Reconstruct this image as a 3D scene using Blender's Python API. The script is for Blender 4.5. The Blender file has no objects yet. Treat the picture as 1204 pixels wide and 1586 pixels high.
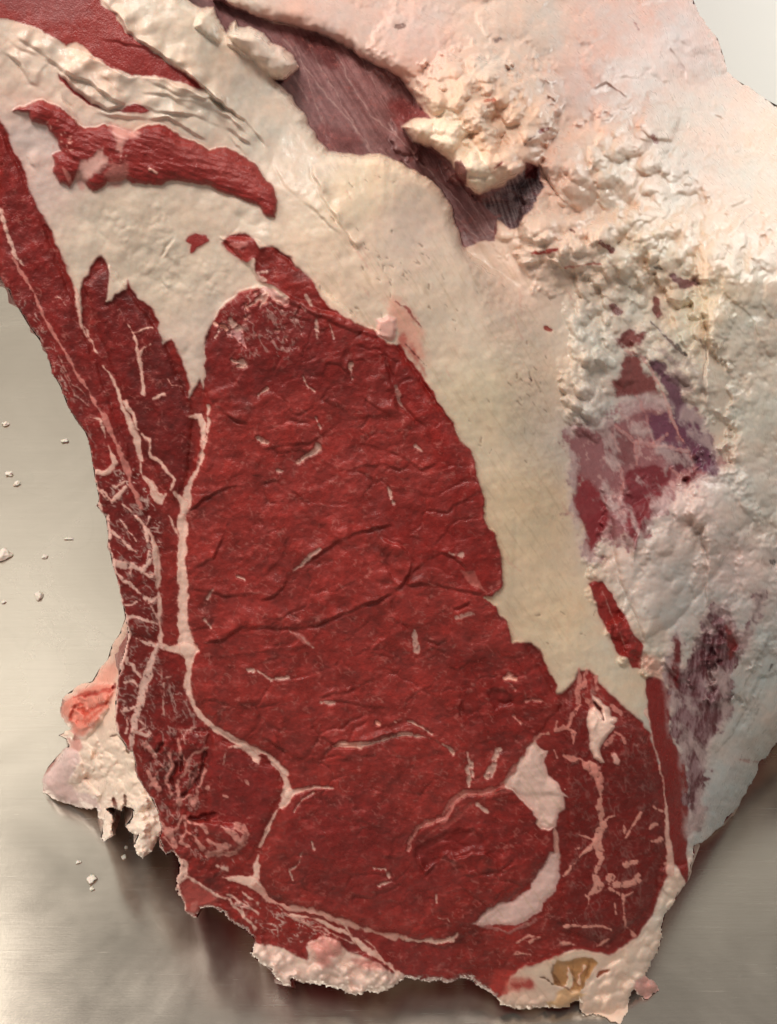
import bpy, math, numpy as np
from mathutils import Vector, Matrix, noise as mnoise
rng = np.random.default_rng(7)
S = bpy.context.scene
COL = S.collection
# ------------------------------------------------------------------ camera
CZ = 0.62
FPX = 793 / math.tan(math.radians(25))
cam = bpy.data.cameras.new('camera'); co = bpy.data.objects.new('camera', cam); COL.objects.link(co)
co.location = (0, 0, CZ); co.rotation_euler = (math.radians(45), 0, 0)
cam.sensor_fit = 'VERTICAL'; cam.angle_y = math.radians(50)
cam.clip_start = 0.01; cam.clip_end = 50
S.camera = co
# ------------------------------------------------------------------ light
W = bpy.data.worlds.new('World'); S.world = W; W.use_nodes = True
W.node_tree.nodes['Background'].inputs[0].default_value = (0.84, 0.80, 0.76, 1)
W.node_tree.nodes['Background'].inputs[1].default_value = 0.30
def lamp(name, loc, aim, sx, sy, power, col):
    l = bpy.data.lights.new(name, 'AREA'); l.shape = 'RECTANGLE'; l.size = sx; l.size_y = sy
    l.energy = power; l.color = col
    o = bpy.data.objects.new(name, l); COL.objects.link(o); o.location = loc
    d = Vector(aim) - Vector(loc); o.rotation_euler = d.to_track_quat('-Z', 'Y').to_euler()
    return o
lamp('ceiling_light', (-1.10, 0.57, 1.45), (-0.25, 0.50, 0.1), 0.9, 0.42, 13, (1.0, 0.94, 0.86))
lamp('added_wall_fill', (0.95, 1.08, 0.48), (0.82, 1.25, 0.30), 0.5, 0.10, 5.2, (1.0, 0.98, 0.94))  # added unseen lamp, only there to brighten the wall
lamp('ceiling_light', (-0.18, 0.02, 2.10), (0.05, 0.42, 0.20), 0.8, 0.45, 21.5, (1.0, 0.95, 0.88))
S.view_settings.view_transform = 'Standard'; S.view_settings.look = 'None'
S.view_settings.exposure = 0.16; S.view_settings.gamma = 1.0; S.view_settings.use_curve_mapping = False

# ------------------------------------------------------------------ camera-independent geometry helpers
s45 = math.sqrt(0.5)
def raydir(px, py):
    x = (np.asarray(px, float) - 602) / FPX; y = (793 - np.asarray(py, float)) / FPX
    return x, s45 + y * s45, -s45 + y * s45
def tface(px, py):      # the sawn / cut plane: stands on the table at y=.223 and leans back
    dx, dy, dz = raydir(px, py); k = 0.466
    return (0.223 + k * CZ) / (dy - k * dz)
def ttable(px, py):
    dx, dy, dz = raydir(px, py); return CZ / np.maximum(-dz, 1e-3)
def pos(px, py, t):
    dx, dy, dz = raydir(px, py)
    return np.stack([dx * t, dy * t, CZ + dz * t], -1)

# ---- noise
def _hash(ix, iy, s):
    h = (ix.astype(np.int64) * 374761393 + iy.astype(np.int64) * 668265263 + s * 974634777) & 0xffffffff
    h = ((h ^ (h >> 13)) * 1274126177) & 0xffffffff
    return ((h ^ (h >> 16)) & 0xffffff).astype(np.float32) / 16777216.0
def vnoise(x, y, s=0):
    ix = np.floor(x); iy = np.floor(y); fx = (x - ix).astype(np.float32); fy = (y - iy).astype(np.float32)
    ix = ix.astype(np.int64); iy = iy.astype(np.int64)
    def g(a, b, dx, dy):
        ang = _hash(a, b, s) * 6.2831853
        return np.cos(ang) * dx + np.sin(ang) * dy
    u = fx * fx * fx * (fx * (fx * 6 - 15) + 10); v = fy * fy * fy * (fy * (fy * 6 - 15) + 10)
    a = g(ix, iy, fx, fy); b = g(ix + 1, iy, fx - 1, fy); c = g(ix, iy + 1, fx, fy - 1); d = g(ix + 1, iy + 1, fx - 1, fy - 1)
    return ((a + (b - a) * u) * (1 - v) + (c + (d - c) * u) * v) * 1.5
def fbm(x, y, sc, octv=4, s=0, gain=0.5, ang=0, st=1):
    if ang or st != 1:
        ca, sa = math.cos(math.radians(ang)), math.sin(math.radians(ang))
        x, y = (x * ca + y * sa) / st, (-x * sa + y * ca)
    r = 0; a = 1; n = 0
    for o in range(octv):
        f = (2 ** o) / sc
        r = r + a * vnoise(x * f, y * f, s + o * 17); n += a; a *= gain
    return r / n
def worley(x, y, sc, s=0, jit=0.9):
    x = x / sc; y = y / sc; ix = np.floor(x).astype(np.int64); iy = np.floor(y).astype(np.int64)
    f1 = np.full(x.shape, 9., np.float32); f2 = f1.copy(); cid = np.zeros(x.shape, np.float32)
    for dx in (-1, 0, 1):
        for dy in (-1, 0, 1):
            cx = ix + dx; cy = iy + dy
            hx = cx + 0.5 + (_hash(cx, cy, s) - .5) * jit; hy = cy + 0.5 + (_hash(cx, cy, s + 5) - .5) * jit
            d = np.sqrt((hx - x) ** 2 + (hy - y) ** 2).astype(np.float32)
            n1 = d < f1
            f2 = np.where(n1, f1, np.minimum(f2, d)); cid = np.where(n1, _hash(cx, cy, s + 9), cid); f1 = np.where(n1, d, f1)
    return f1, f2, cid
def blobs(x, y, sc, s=0):
    """soft merging globules of very uneven size, with a few real crevices"""
    x = x / sc; y = y / sc; ix = np.floor(x).astype(np.int64); iy = np.floor(y).astype(np.int64)
    acc = np.zeros(x.shape, np.float32); wt = np.full(x.shape, 1e-4, np.float32)
    for dx in (-1, 0, 1):
        for dy in (-1, 0, 1):
            cx = ix + dx; cy = iy + dy
            hx = cx + .5 + (_hash(cx, cy, s) - .5) * .95; hy = cy + .5 + (_hash(cx, cy, s + 5) - .5) * .95
            r = .55 + .75 * _hash(cx, cy, s + 9) ** 1.5; an = _hash(cx, cy, s + 13) * 6.283; ex = 1 + .8 * _hash(cx, cy, s + 15)
            ux = (x - hx) * np.cos(an) + (y - hy) * np.sin(an); uy = -(x - hx) * np.sin(an) + (y - hy) * np.cos(an)
            q = (ux * ux / ex + uy * uy * ex) / (r * r)
            hgt = .75 * r - .62 * q * r + .12 * np.exp(-q * 3)
            w = np.exp(np.clip(15 * hgt, -30, 30)); acc += w * hgt; wt += w
    return np.clip(acc / wt, -.3, 1.2) * 1.15
def ss(a, b, x):
    t = np.clip((x - a) / (b - a), 0, 1); return t * t * (3 - 2 * t)
def parse(txt, ox=0, oy=0, sc=1.0):
    return [(ox + float(a.split(',')[0]) / sc, oy + float(a.split(',')[1]) / sc) for a in txt.split()]
def Z(ox, oy, txt, sc=3.01): return parse(txt, ox, oy, sc)
def P(txt): return parse(txt)
def lin(c):
    c = np.asarray(c, float) / 255; return np.where(c < .04045, c / 12.92, ((c + .055) / 1.055) ** 2.4)

class Layer:
    """One continuous organic surface; its parts are cut out of it as separate meshes that share their edges."""
    def __init__(s, x0, y0, x1, y1, step, basecol):
        s.x0, s.y0, s.step = x0, y0, step
        s.xs = np.arange(x0, x1, step, dtype=np.float32); s.ys = np.arange(y0, y1, step, dtype=np.float32)
        s.X, s.Y = np.meshgrid(s.xs, s.ys)
        s.h = np.zeros_like(s.X)
        s.col = np.zeros(s.X.shape + (3,), np.float32) + lin(basecol).astype(np.float32)
        s.fat = np.ones_like(s.X); s.label = np.zeros(s.X.shape, np.int16); s.parts = ['x']
        s.n1 = fbm(s.X, s.Y, 26, 4, 3, .6) * 1.6; s.n2 = fbm(s.X, s.Y, 7, 2, 41, .6) * .8
        s.Xw = s.X + 3.5 * fbm(s.X, s.Y, 22, 2, 131, .6); s.Yw = s.Y + 3.5 * fbm(s.X, s.Y, 22, 2, 171, .6)
    def box(s, pts, m):
        a = np.array(pts); x0, y0 = a.min(0) - m; x1, y1 = a.max(0) + m
        i0 = max(0, int((y0 - s.y0) / s.step)); i1 = min(len(s.ys), int((y1 - s.y0) / s.step) + 2)
        j0 = max(0, int((x0 - s.x0) / s.step)); j1 = min(len(s.xs), int((x1 - s.x0) / s.step) + 2)
        return (slice(i0, max(i1, i0 + 1)), slice(j0, max(j1, j0 + 1)))
    def sdpoly(s, pts, sl):
        X = s.Xw[sl]; Y = s.Yw[sl]; d = np.full(X.shape, 1e9, np.float32); ins = np.zeros(X.shape, bool)
        n = len(pts)
        for i in range(n):
            ax, ay = pts[i]; bx, by = pts[(i + 1) % n]; ex, ey = bx - ax, by - ay; L = ex * ex + ey * ey
            if L < 1e-6: continue
            t = np.clip(((X - ax) * ex + (Y - ay) * ey) / L, 0, 1)
            dd = (X - ax - t * ex) ** 2 + (Y - ay - t * ey) ** 2
            np.minimum(d, dd, out=d)
            c = (ay > Y) != (by > Y)
            if c.any(): ins ^= c & (X < (bx - ax) * (Y - ay) / ((by - ay) if by != ay else 1e-9) + ax)
        d = np.sqrt(d); return np.where(ins, d, -d)
    def line(s, pts, sl):        # distance, side, param, along the nearest segment
        X = s.Xw[sl]; Y = s.Yw[sl]; d = np.full(X.shape, 1e9, np.float32); side = np.ones_like(d); u = np.zeros_like(d)
        for i in range(len(pts) - 1):
            ax, ay = pts[i]; bx, by = pts[i + 1]; ex, ey = bx - ax, by - ay; L = ex * ex + ey * ey + 1e-6
            t = np.clip(((X - ax) * ex + (Y - ay) * ey) / L, 0, 1)
            dd = (X - ax - t * ex) ** 2 + (Y - ay - t * ey) ** 2
            m = dd < d; d = np.where(m, dd, d); u = np.where(m, i + t, u)
            side = np.where(m, np.sign(ex * (Y - ay) - ey * (X - ax)), side)
        return np.sqrt(d), side, u
    def pid(s, part):
        if part not in s.parts: s.parts.append(part)
        return s.parts.index(part)
    def apply(s, sl, m, col, fat, part, mix=1.0):
        if col is not None:
            c = col if isinstance(col, np.ndarray) and col.ndim == 3 else lin(col).astype(np.float32)
            s.col[sl] += (c - s.col[sl]) * (m * mix)[..., None]
        if fat is not None: s.fat[sl] += (fat - s.fat[sl]) * m * mix
        if part: s.label[sl][m > .5] = s.pid(part)
    def reg(s, part, pts, col, fat=0.0, rag=3.0, soft=1.5, up=0.0, uw=6.0, mix=1.0):
        sl = s.box(pts, 12 + rag + soft); sd = s.sdpoly(pts, sl) + rag * s.n1[sl] + rag * .5 * s.n2[sl]
        m = ss(-soft, soft, sd); s.apply(sl, m, col, fat, part, mix)
        if up: s.h[sl] += up * ss(-1, uw, sd)
        return sl, sd
    def stroke(s, pts, w, col=(206, 150, 140), fat=.8, part=None, rag=1.5, soft=1.0, up=0.0003, mix=1.0, jag=2.5):
        w = np.broadcast_to(np.asarray(w, float), (len(pts),)); sl = s.box(pts, max(w) + 10)
        d, side, u = s.line(pts, sl)
        ww = np.interp(u, np.arange(len(pts)), w) * .5
        sd = ww * (1 + np.where(ww > 4, .5, 1.2) * s.n1[sl]) - d + rag * 1.3 * s.n2[sl]
        m = ss(-soft, soft, sd) * ss(0, 1.2, ww * 2) * (1 if mix > .93 else np.clip(1.25 + 1.6 * s.n2[sl] * 1.5, .25, 1))
        c1 = lin(col).astype(np.float32)
        if fat > .7 and sum(col) > 420:       # thin fat lets the red below show at its margins
            k = ss(-.5, 2.0, sd)[..., None]; c1 = c1 * k + lin((206, 138, 126)).astype(np.float32) * (1 - k)
        else: c1 = np.broadcast_to(c1, sd.shape + (3,))
        s.apply(sl, m, c1, fat, part, mix)
        s.h[sl] += up * m
    def lip(s, pts, A, w=14.0, gro=0.0, gw=2.0, side=1, fade=True):
        """a fold: the flesh on one side of the line stands proud and drops at the line"""
        sl = s.box(pts, 4 * w); d, sd, u = s.line(pts, sl); n = len(pts) - 1
        d = d
        env = ss(0, .6, u) * ss(0, .6, n - u) if fade else 1.0
        endd = np.exp(-0)  # ends
        x = np.where(sd * side > 0, d, 0)
        prof = np.where(sd * side > 0, ss(0, 3.5, x) * np.exp(-(x / (w * 1.35)) ** 1.3), 0)
        vary = np.clip(.75 + 1.3 * fbm(s.X[sl], s.Y[sl], 40, 2, 61), .1, 1.5)
        s.h[sl] += vary * env * (A * 1.05 * prof - .6 * gro * np.exp(-(d / gw) ** 2))
    def bump(s, pts, A, w, w_all=True):
        sl = s.box(pts, 5); sd = s.sdpoly(pts, sl) + 2 * s.n1[sl]
        x = np.clip(sd / w, 0, 1); s.h[sl] += A * np.sqrt(np.maximum(0, 1 - (1 - x) ** 2)) * (sd > 0) * (1 if w_all else np.clip(1.2 - s.fat[sl], 0, 1))
    def lumps(s, pts, A, sc, seed, soft=25, bottom=0.0, warp=.5):
        sl = s.box(pts, soft); sd = s.sdpoly(pts, sl); m = ss(-soft * .3, soft, sd)
        X = s.X[sl]; Y = s.Y[sl]
        wx = X + sc * warp * fbm(X, Y, sc * 1.3, 3, seed); wy = Y + sc * warp * fbm(X, Y, sc * 1.3, 3, seed + 50)
        b = blobs(wx, wy, sc, seed)
        cl = np.clip(.75 + 2.2 * fbm(X, Y, sc * 3.2, 2, seed + 70), .15, 1.5); s.h[sl] += A * m * (b - .4) * cl
        return sl, m, b
    def curds(s, pts, n, r0, r1, hf, seed, el=1.5, ang=None, pw=2.0, base=.25, pad=0):
        """torn suet: rounded globules of very different size, heaped over one another"""
        r = np.random.default_rng(seed); a = np.array(pts); lo = a.min(0); hi = a.max(0); sl0 = s.box(pts, 2); sd = s.sdpoly(pts, sl0)
        y0 = s.ys[sl0[0]][0]; x0 = s.xs[sl0[1]][0]; L = []
        while len(L) < n * 6 and len([1 for q in L if q]) < n:
            x, y = r.uniform(lo, hi); i = int((y - y0) / s.step); j = int((x - x0) / s.step)
            if i < 0 or j < 0 or i >= sd.shape[0] or j >= sd.shape[1]: L.append(None); continue
            if sd[i, j] > pad: L.append((x, y, r0 + (r1 - r0) * r.random() ** pw, r.random(), r.random(), r.random(), min(1, (sd[i, j] - pad) / 14)))
            else: L.append(None)
        L = sorted([q for q in L if q], key=lambda q: -q[2])
        h0 = s.h.copy(); k = 0
        for x, y, rr, u1, u2, u3, ed in L:
            e = 1 + (el - 1) * u1; an = (u2 * math.pi) if ang is None else math.radians(ang) + (u2 - .5) * .9
            m = rr * e * 1.15; j0 = max(0, int((x - m - s.x0) / s.step)); j1 = min(len(s.xs), int((x + m - s.x0) / s.step) + 2)
            i0 = max(0, int((y - m - s.y0) / s.step)); i1 = min(len(s.ys), int((y + m - s.y0) / s.step) + 2)
            if i1 - i0 < 2 or j1 - j0 < 2: continue
            w = (slice(i0, i1), slice(j0, j1)); k += 1
            X = s.X[w] - x; Y = s.Y[w] - y; nz = s.n1[w] * .55 + s.n2[w] * .12
            ux = (X * math.cos(an) + Y * math.sin(an)) / e; uy = -X * math.sin(an) + Y * math.cos(an)
            q = (ux * ux + uy * uy) / (rr * rr) * (1 + nz) + nz * .25
            H = rr * .00032 * hf * (.3 + .7 * ed) * (.6 + .8 * u3)
            ic = min(len(s.ys) - 1, max(0, int((y - s.y0) / s.step))); jc = min(len(s.xs) - 1, max(0, int((x - s.x0) / s.step)))
            d = h0[ic, jc] * .5 + s.h[w] * .5 * 0 + h0[w] * .5 + H * (1.25 * np.sqrt(np.clip(1 - q, 0, 1)) - base)
            g = s.h[w]; kk = .00022; t = np.clip(.5 + .5 * (d - g) / kk, 0, 1)
            s.h[w] = np.where(q < 1, g + (d - g) * t + kk * t * (1 - t), g)
    def specks(s, poly, n, Ls, ang, wid, col, seed, fat=.8, mix=.8, sp=40, part=None):
        r = np.random.default_rng(seed); a = np.array(poly); lo = a.min(0); hi = a.max(0); k = 0; tries = 0
        def inside(x, y):
            c = False; m = len(poly)
            for i in range(m):
                ax, ay = poly[i]; bx, by = poly[(i + 1) % m]
                if (ay > y) != (by > y) and x < (bx - ax) * (y - ay) / (by - ay) + ax: c = not c
            return c
        while k < n and tries < n * 20:
            tries += 1; x, y = r.uniform(lo, hi)
            if not inside(x, y): continue
            k += 1; L = r.uniform(*Ls); t = math.radians(ang + r.normal() * sp); q = [(x, y)]
            for j in range(3):
                t += r.normal() * .35; q.append((q[-1][0] + math.cos(t) * L / 3, q[-1][1] + math.sin(t) * L / 3))
            w = r.uniform(*wid); s.stroke(q, [w * .5, w, w, w * .4], col, fat, part, rag=.6, soft=1.4, up=.0001, mix=mix * r.uniform(.4, 1))

def tps(pts, X, Y):
    pts = np.array(pts, float); x = pts[:, 0] / 500; y = pts[:, 1] / 500; v = pts[:, 2]; n = len(x)
    def K(r2): return np.where(r2 > 1e-12, r2 * np.log(r2 + 1e-12), 0) * .5
    A = np.zeros((n + 3, n + 3)); A[:n, :n] = K((x[:, None] - x) ** 2 + (y[:, None] - y) ** 2) + np.eye(n) * 1e-4
    A[:n, n] = 1; A[:n, n + 1] = x; A[:n, n + 2] = y; A[n:, :n] = A[:n, n:].T
    w = np.linalg.solve(A, np.concatenate([v, [0, 0, 0]]))
    gx = np.linspace(X.min(), X.max(), 90); gy = np.linspace(Y.min(), Y.max(), 110); GX, GY = np.meshgrid(gx / 500, gy / 500)
    G = w[n] + w[n + 1] * GX + w[n + 2] * GY
    for i in range(n): G += w[i] * K((GX - x[i]) ** 2 + (GY - y[i]) ** 2)
    tmp = np.array([np.interp(X[0], gx, r) for r in G])                     # rows x
    yi = np.interp(Y[:, 0], gy, np.arange(len(gy))); i0 = np.minimum(yi.astype(int), len(gy) - 2); f = (yi - i0)[:, None]
    return tmp[i0] * (1 - f) + tmp[i0 + 1] * f
def idwcol(pts, X, Y):
    num = 0; den = 0
    for x, y, r, g, b in pts:
        w = (1.0 / (((X - x) ** 2 + (Y - y) ** 2) / 2500 + 1.2) ** 2)[..., None]
        num = num + w * lin((r, g, b)).astype(np.float32); den = den + w
    return (num / den).astype(np.float32)

# ------------------------------------------------------------------ materials
def nt(m): m.use_nodes = True; t = m.node_tree; return t, t.nodes, t.links
def flesh_material(name, sssc=.0012):
    m = bpy.data.materials.new(name); t, N, L = nt(m); b = N['Principled BSDF']
    at = N.new('ShaderNodeAttribute'); at.attribute_name = 'tone'
    tc = N.new('ShaderNodeTexCoord')
    n1 = N.new('ShaderNodeTexNoise'); n1.inputs['Scale'].default_value = 420; n1.inputs['Detail'].default_value = 5; n1.inputs['Roughness'].default_value = .65
    n2 = N.new('ShaderNodeTexNoise'); n2.inputs['Scale'].default_value = 1500; n2.inputs['Detail'].default_value = 3
    n3 = N.new('ShaderNodeTexNoise'); n3.inputs['Scale'].default_value = 130; n3.inputs['Detail'].default_value = 6; n3.inputs['Roughness'].default_value = .7
    for n in (n1, n2, n3): L.new(tc.outputs['Object'], n.inputs['Vector'])
    # colour: value jitter, stronger on lean meat
    hs = N.new('ShaderNodeHueSaturation'); mr = N.new('ShaderNodeMapRange')
    L.new(n1.outputs['Fac'], mr.inputs['Value']); mr.inputs[1].default_value = .3; mr.inputs[2].default_value = .7
    mr.inputs[3].default_value = .84; mr.inputs[4].default_value = 1.16
    mf = N.new('ShaderNodeMapRange'); L.new(at.outputs['Alpha'], mf.inputs['Value'])
    mf.inputs[3].default_value = 1.0; mf.inputs[4].default_value = .35
    L.new(mf.outputs[0], hs.inputs['Fac']); L.new(mr.outputs[0], hs.inputs['Value']); L.new(at.outputs['Color'], hs.inputs['Color'])
    L.new(hs.outputs[0], b.inputs['Base Color'])
    # roughness
    rr = N.new('ShaderNodeMapRange'); L.new(n3.outputs['Fac'], rr.inputs['Value']); rr.inputs[1].default_value = .35; rr.inputs[2].default_value = .65
    rr.inputs[3].default_value = .22; rr.inputs[4].default_value = .52; L.new(rr.outputs[0], b.inputs['Roughness'])
    b.inputs['IOR'].default_value = 1.38
    sp = N.new('ShaderNodeMapRange'); L.new(at.outputs['Alpha'], sp.inputs['Value']); sp.inputs[3].default_value = .5; sp.inputs[4].default_value = .45
    L.new(sp.outputs[0], b.inputs['Specular IOR Level'])
    ws = N.new('ShaderNodeMapRange'); L.new(at.outputs['Alpha'], ws.inputs['Value']); ws.inputs[3].default_value = .0; ws.inputs[4].default_value = .5
    L.new(ws.outputs[0], b.inputs['Subsurface Weight'])
    b.inputs['Subsurface Radius'].default_value = (1, .55, .4); b.inputs['Subsurface Scale'].default_value = sssc
    ad = N.new('ShaderNodeMath'); ad.operation = 'ADD'; L.new(n1.outputs['Fac'], ad.inputs[0])
    ml = N.new('ShaderNodeMath'); ml.operation = 'MULTIPLY'; ml.inputs[1].default_value = .5; L.new(n2.outputs['Fac'], ml.inputs[0]); L.new(ml.outputs[0], ad.inputs[1])
    bp = N.new('ShaderNodeBump'); bp.inputs['Distance'].default_value = .0011; L.new(ad.outputs[0], bp.inputs['Height'])
    bs = N.new('ShaderNodeMapRange'); L.new(at.outputs['Alpha'], bs.inputs['Value']); bs.inputs[3].default_value = .5; bs.inputs[4].default_value = .13
    L.new(bs.outputs[0], bp.inputs['Strength']); L.new(bp.outputs[0], b.inputs['Normal']); L.new(bp.outputs[0], b.inputs['Coat Normal'])
    cw = N.new('ShaderNodeMapRange'); L.new(n3.outputs['Fac'], cw.inputs['Value']); cw.inputs[1].default_value = .45; cw.inputs[2].default_value = .65; cw.inputs[3].default_value = 0; cw.inputs[4].default_value = .45
    L.new(cw.outputs[0], b.inputs['Coat Weight']); b.inputs['Coat Roughness'].default_value = .12
    return m
M_FLESH = flesh_material('moist_meat_and_fat')
def crumb_material():
    m = bpy.data.materials.new('crumbled_suet'); t, N, L = nt(m); b = N['Principled BSDF']
    n = N.new('ShaderNodeTexNoise'); n.inputs['Scale'].default_value = 300; r = N.new('ShaderNodeValToRGB')
    r.color_ramp.elements[0].color = (.70, .60, .50, 1); r.color_ramp.elements[1].color = (.84, .77, .68, 1)
    L.new(n.outputs['Fac'], r.inputs[0]); L.new(r.outputs[0], b.inputs['Base Color']); b.inputs['Roughness'].default_value = .5
    b.inputs['Subsurface Weight'].default_value = .3; b.inputs['Subsurface Scale'].default_value = .002
    return m
def steel_material():
    m = bpy.data.materials.new('brushed_steel'); t, N, L = nt(m); b = N['Principled BSDF']
    tc = N.new('ShaderNodeTexCoord'); mp = N.new('ShaderNodeMapping'); mp.inputs['Scale'].default_value = (1, 42, 1); mp.inputs['Rotation'].default_value = (0, 0, .04)
    L.new(tc.outputs['Object'], mp.inputs[0])
    br = N.new('ShaderNodeTexNoise'); br.inputs['Scale'].default_value = 14; br.inputs['Detail'].default_value = 8; br.inputs['Roughness'].default_value = .75
    L.new(mp.outputs[0], br.inputs['Vector'])
    sm = N.new('ShaderNodeTexNoise'); sm.inputs['Scale'].default_value = 7; sm.inputs['Detail'].default_value = 6; sm.inputs['Roughness'].default_value = .6; sm.inputs['Distortion'].default_value = .8
    L.new(tc.outputs['Object'], sm.inputs['Vector'])
    gr = N.new('ShaderNodeTexNoise'); gr.inputs['Scale'].default_value = 700; gr.inputs['Detail'].default_value = 2; L.new(tc.outputs['Object'], gr.inputs['Vector'])
    # long wandering scratches
    wv = N.new('ShaderNodeTexNoise'); wv.inputs['Scale'].default_value = 5; wv.inputs['Distortion'].default_value = 2.5; wv.inputs['Detail'].default_value = 1; L.new(tc.outputs['Object'], wv.inputs['Vector'])
    s1 = N.new('ShaderNodeMath'); s1.operation = 'SUBTRACT'; s1.inputs[1].default_value = .5; L.new(wv.outputs['Fac'], s1.inputs[0])
    s2 = N.new('ShaderNodeMath'); s2.operation = 'ABSOLUTE'; L.new(s1.outputs[0], s2.inputs[0])
    s3 = N.new('ShaderNodeMapRange'); s3.inputs[1].default_value = 0; s3.inputs[2].default_value = .006; s3.inputs[3].default_value = 1; s3.inputs[4].default_value = 0; L.new(s2.outputs[0], s3.inputs['Value'])
    r = N.new('ShaderNodeValToRGB'); r.color_ramp.elements[0].position = .3; r.color_ramp.elements[1].position = .7
    r.color_ramp.elements[0].color = (.50, .445, .38, 1); r.color_ramp.elements[1].color = (.60, .54, .465, 1)
    mx = N.new('ShaderNodeMath'); mx.operation = 'ADD'; L.new(sm.outputs['Fac'], mx.inputs[0])
    q = N.new('ShaderNodeMath'); q.operation = 'MULTIPLY_ADD'; q.inputs[1].default_value = .5; q.inputs[2].default_value = -.25; L.new(br.outputs['Fac'], q.inputs[0]); L.new(q.outputs[0], mx.inputs[1])
    L.new(mx.outputs[0], r.inputs[0])
    mc = N.new('ShaderNodeMix'); mc.data_type = 'RGBA'; mc.inputs['B'].default_value = (.33, .31, .27, 1)
    mq = N.new('ShaderNodeMath'); mq.operation = 'MULTIPLY'; mq.inputs[1].default_value = .08; L.new(s3.outputs[0], mq.inputs[0]); L.new(mq.outputs[0], mc.inputs['Factor'])
    L.new(r.outputs[0], mc.inputs['A']); L.new(mc.outputs['Result'], b.inputs['Base Color'])
    m2 = N.new('ShaderNodeMapping'); m2.inputs['Scale'].default_value = (3, 130, 1); m2.inputs['Rotation'].default_value = (0, 0, -.12); L.new(tc.outputs['Object'], m2.inputs[0])
    sc = N.new('ShaderNodeTexNoise'); sc.inputs['Scale'].default_value = 5; sc.inputs['Detail'].default_value = 10; sc.inputs['Roughness'].default_value = .8; L.new(m2.outputs[0], sc.inputs['Vector'])
    sr = N.new('ShaderNodeMapRange'); sr.inputs[1].default_value = .58; sr.inputs[2].default_value = .72; L.new(sc.outputs['Fac'], sr.inputs['Value'])
    bl = N.new('ShaderNodeTexNoise'); bl.inputs['Scale'].default_value = 11; bl.inputs['Detail'].default_value = 9; bl.inputs['Roughness'].default_value = .68; L.new(tc.outputs['Object'], bl.inputs['Vector'])
    b2 = N.new('ShaderNodeMapRange'); b2.inputs[1].default_value = .52; b2.inputs[2].default_value = .60; L.new(bl.outputs['Fac'], b2.inputs['Value'])
    b.inputs['Metallic'].default_value = .97
    ro = N.new('ShaderNodeMapRange'); L.new(sm.outputs['Fac'], ro.inputs['Value']); ro.inputs[1].default_value = .3; ro.inputs[2].default_value = .7; ro.inputs[3].default_value = .17; ro.inputs[4].default_value = .30
    a1 = N.new('ShaderNodeMath'); a1.operation = 'MULTIPLY_ADD'; a1.inputs[1].default_value = .12; L.new(sr.outputs[0], a1.inputs[0]); L.new(ro.outputs[0], a1.inputs[2])
    a2 = N.new('ShaderNodeMath'); a2.operation = 'MULTIPLY_ADD'; a2.inputs[1].default_value = .022; L.new(b2.outputs[0], a2.inputs[0]); L.new(a1.outputs[0], a2.inputs[2])
    L.new(a2.outputs[0], b.inputs['Roughness'])
    b.inputs['Anisotropic'].default_value = .3
    bp = N.new('ShaderNodeBump'); bp.inputs['Distance'].default_value = .0003; bp.inputs['Strength'].default_value = .10; L.new(br.outputs['Fac'], bp.inputs['Height'])
    bp2 = N.new('ShaderNodeBump'); bp2.inputs['Distance'].default_value = .0003; bp2.inputs['Strength'].default_value = .06; L.new(gr.outputs['Fac'], bp2.inputs['Height']); L.new(bp.outputs[0], bp2.inputs['Normal'])
    L.new(bp2.outputs[0], b.inputs['Normal'])
    return m
def wall_material():
    m = bpy.data.materials.new('white_wall_panel'); t, N, L = nt(m); b = N['Principled BSDF']
    n = N.new('ShaderNodeTexNoise'); n.inputs['Scale'].default_value = 3; r = N.new('ShaderNodeValToRGB')
    r.color_ramp.elements[0].color = (.80, .82, .80, 1); r.color_ramp.elements[1].color = (.86, .87, .84, 1)
    L.new(n.outputs['Fac'], r.inputs[0]); L.new(r.outputs[0], b.inputs['Base Color']); b.inputs['Roughness'].default_value = .45
    return m

def mesh_obj(name, V, F, mat, parent=None, col=None, nor=None, smooth=True):
    me = bpy.data.meshes.new(name); V = np.asarray(V, np.float32); F = np.asarray(F, np.int32); k = F.shape[1]
    me.vertices.add(len(V)); me.vertices.foreach_set('co', V.ravel())
    me.loops.add(F.size); me.loops.foreach_set('vertex_index', F.ravel())
    me.polygons.add(len(F)); me.polygons.foreach_set('loop_start', np.arange(0, F.size, k, dtype=np.int32))
    me.update(calc_edges=True)
    me.polygons.foreach_set('use_smooth', np.full(len(F), smooth))
    if col is not None:
        a = me.color_attributes.new('tone', 'FLOAT_COLOR', 'POINT'); a.data.foreach_set('color', np.asarray(col, np.float32).ravel())
    if nor is not None:
        try:
            a = me.attributes.new('custom_normal', 'FLOAT_VECTOR', 'POINT'); a.data.foreach_set('vector', np.asarray(nor, np.float32).ravel())
        except Exception as e: print('normals', e)
    me.materials.append(mat)
    o = bpy.data.objects.new(name, me); COL.objects.link(o)
    if parent: o.parent = parent; o.matrix_parent_inverse = Matrix.Translation(-parent.location)
    return o
def tag(o, label=None, cat=None, group=None, kind=None):
    for k, v in (('label', label), ('category', cat), ('group', group), ('kind', kind)):
        if v: o[k] = v
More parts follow.
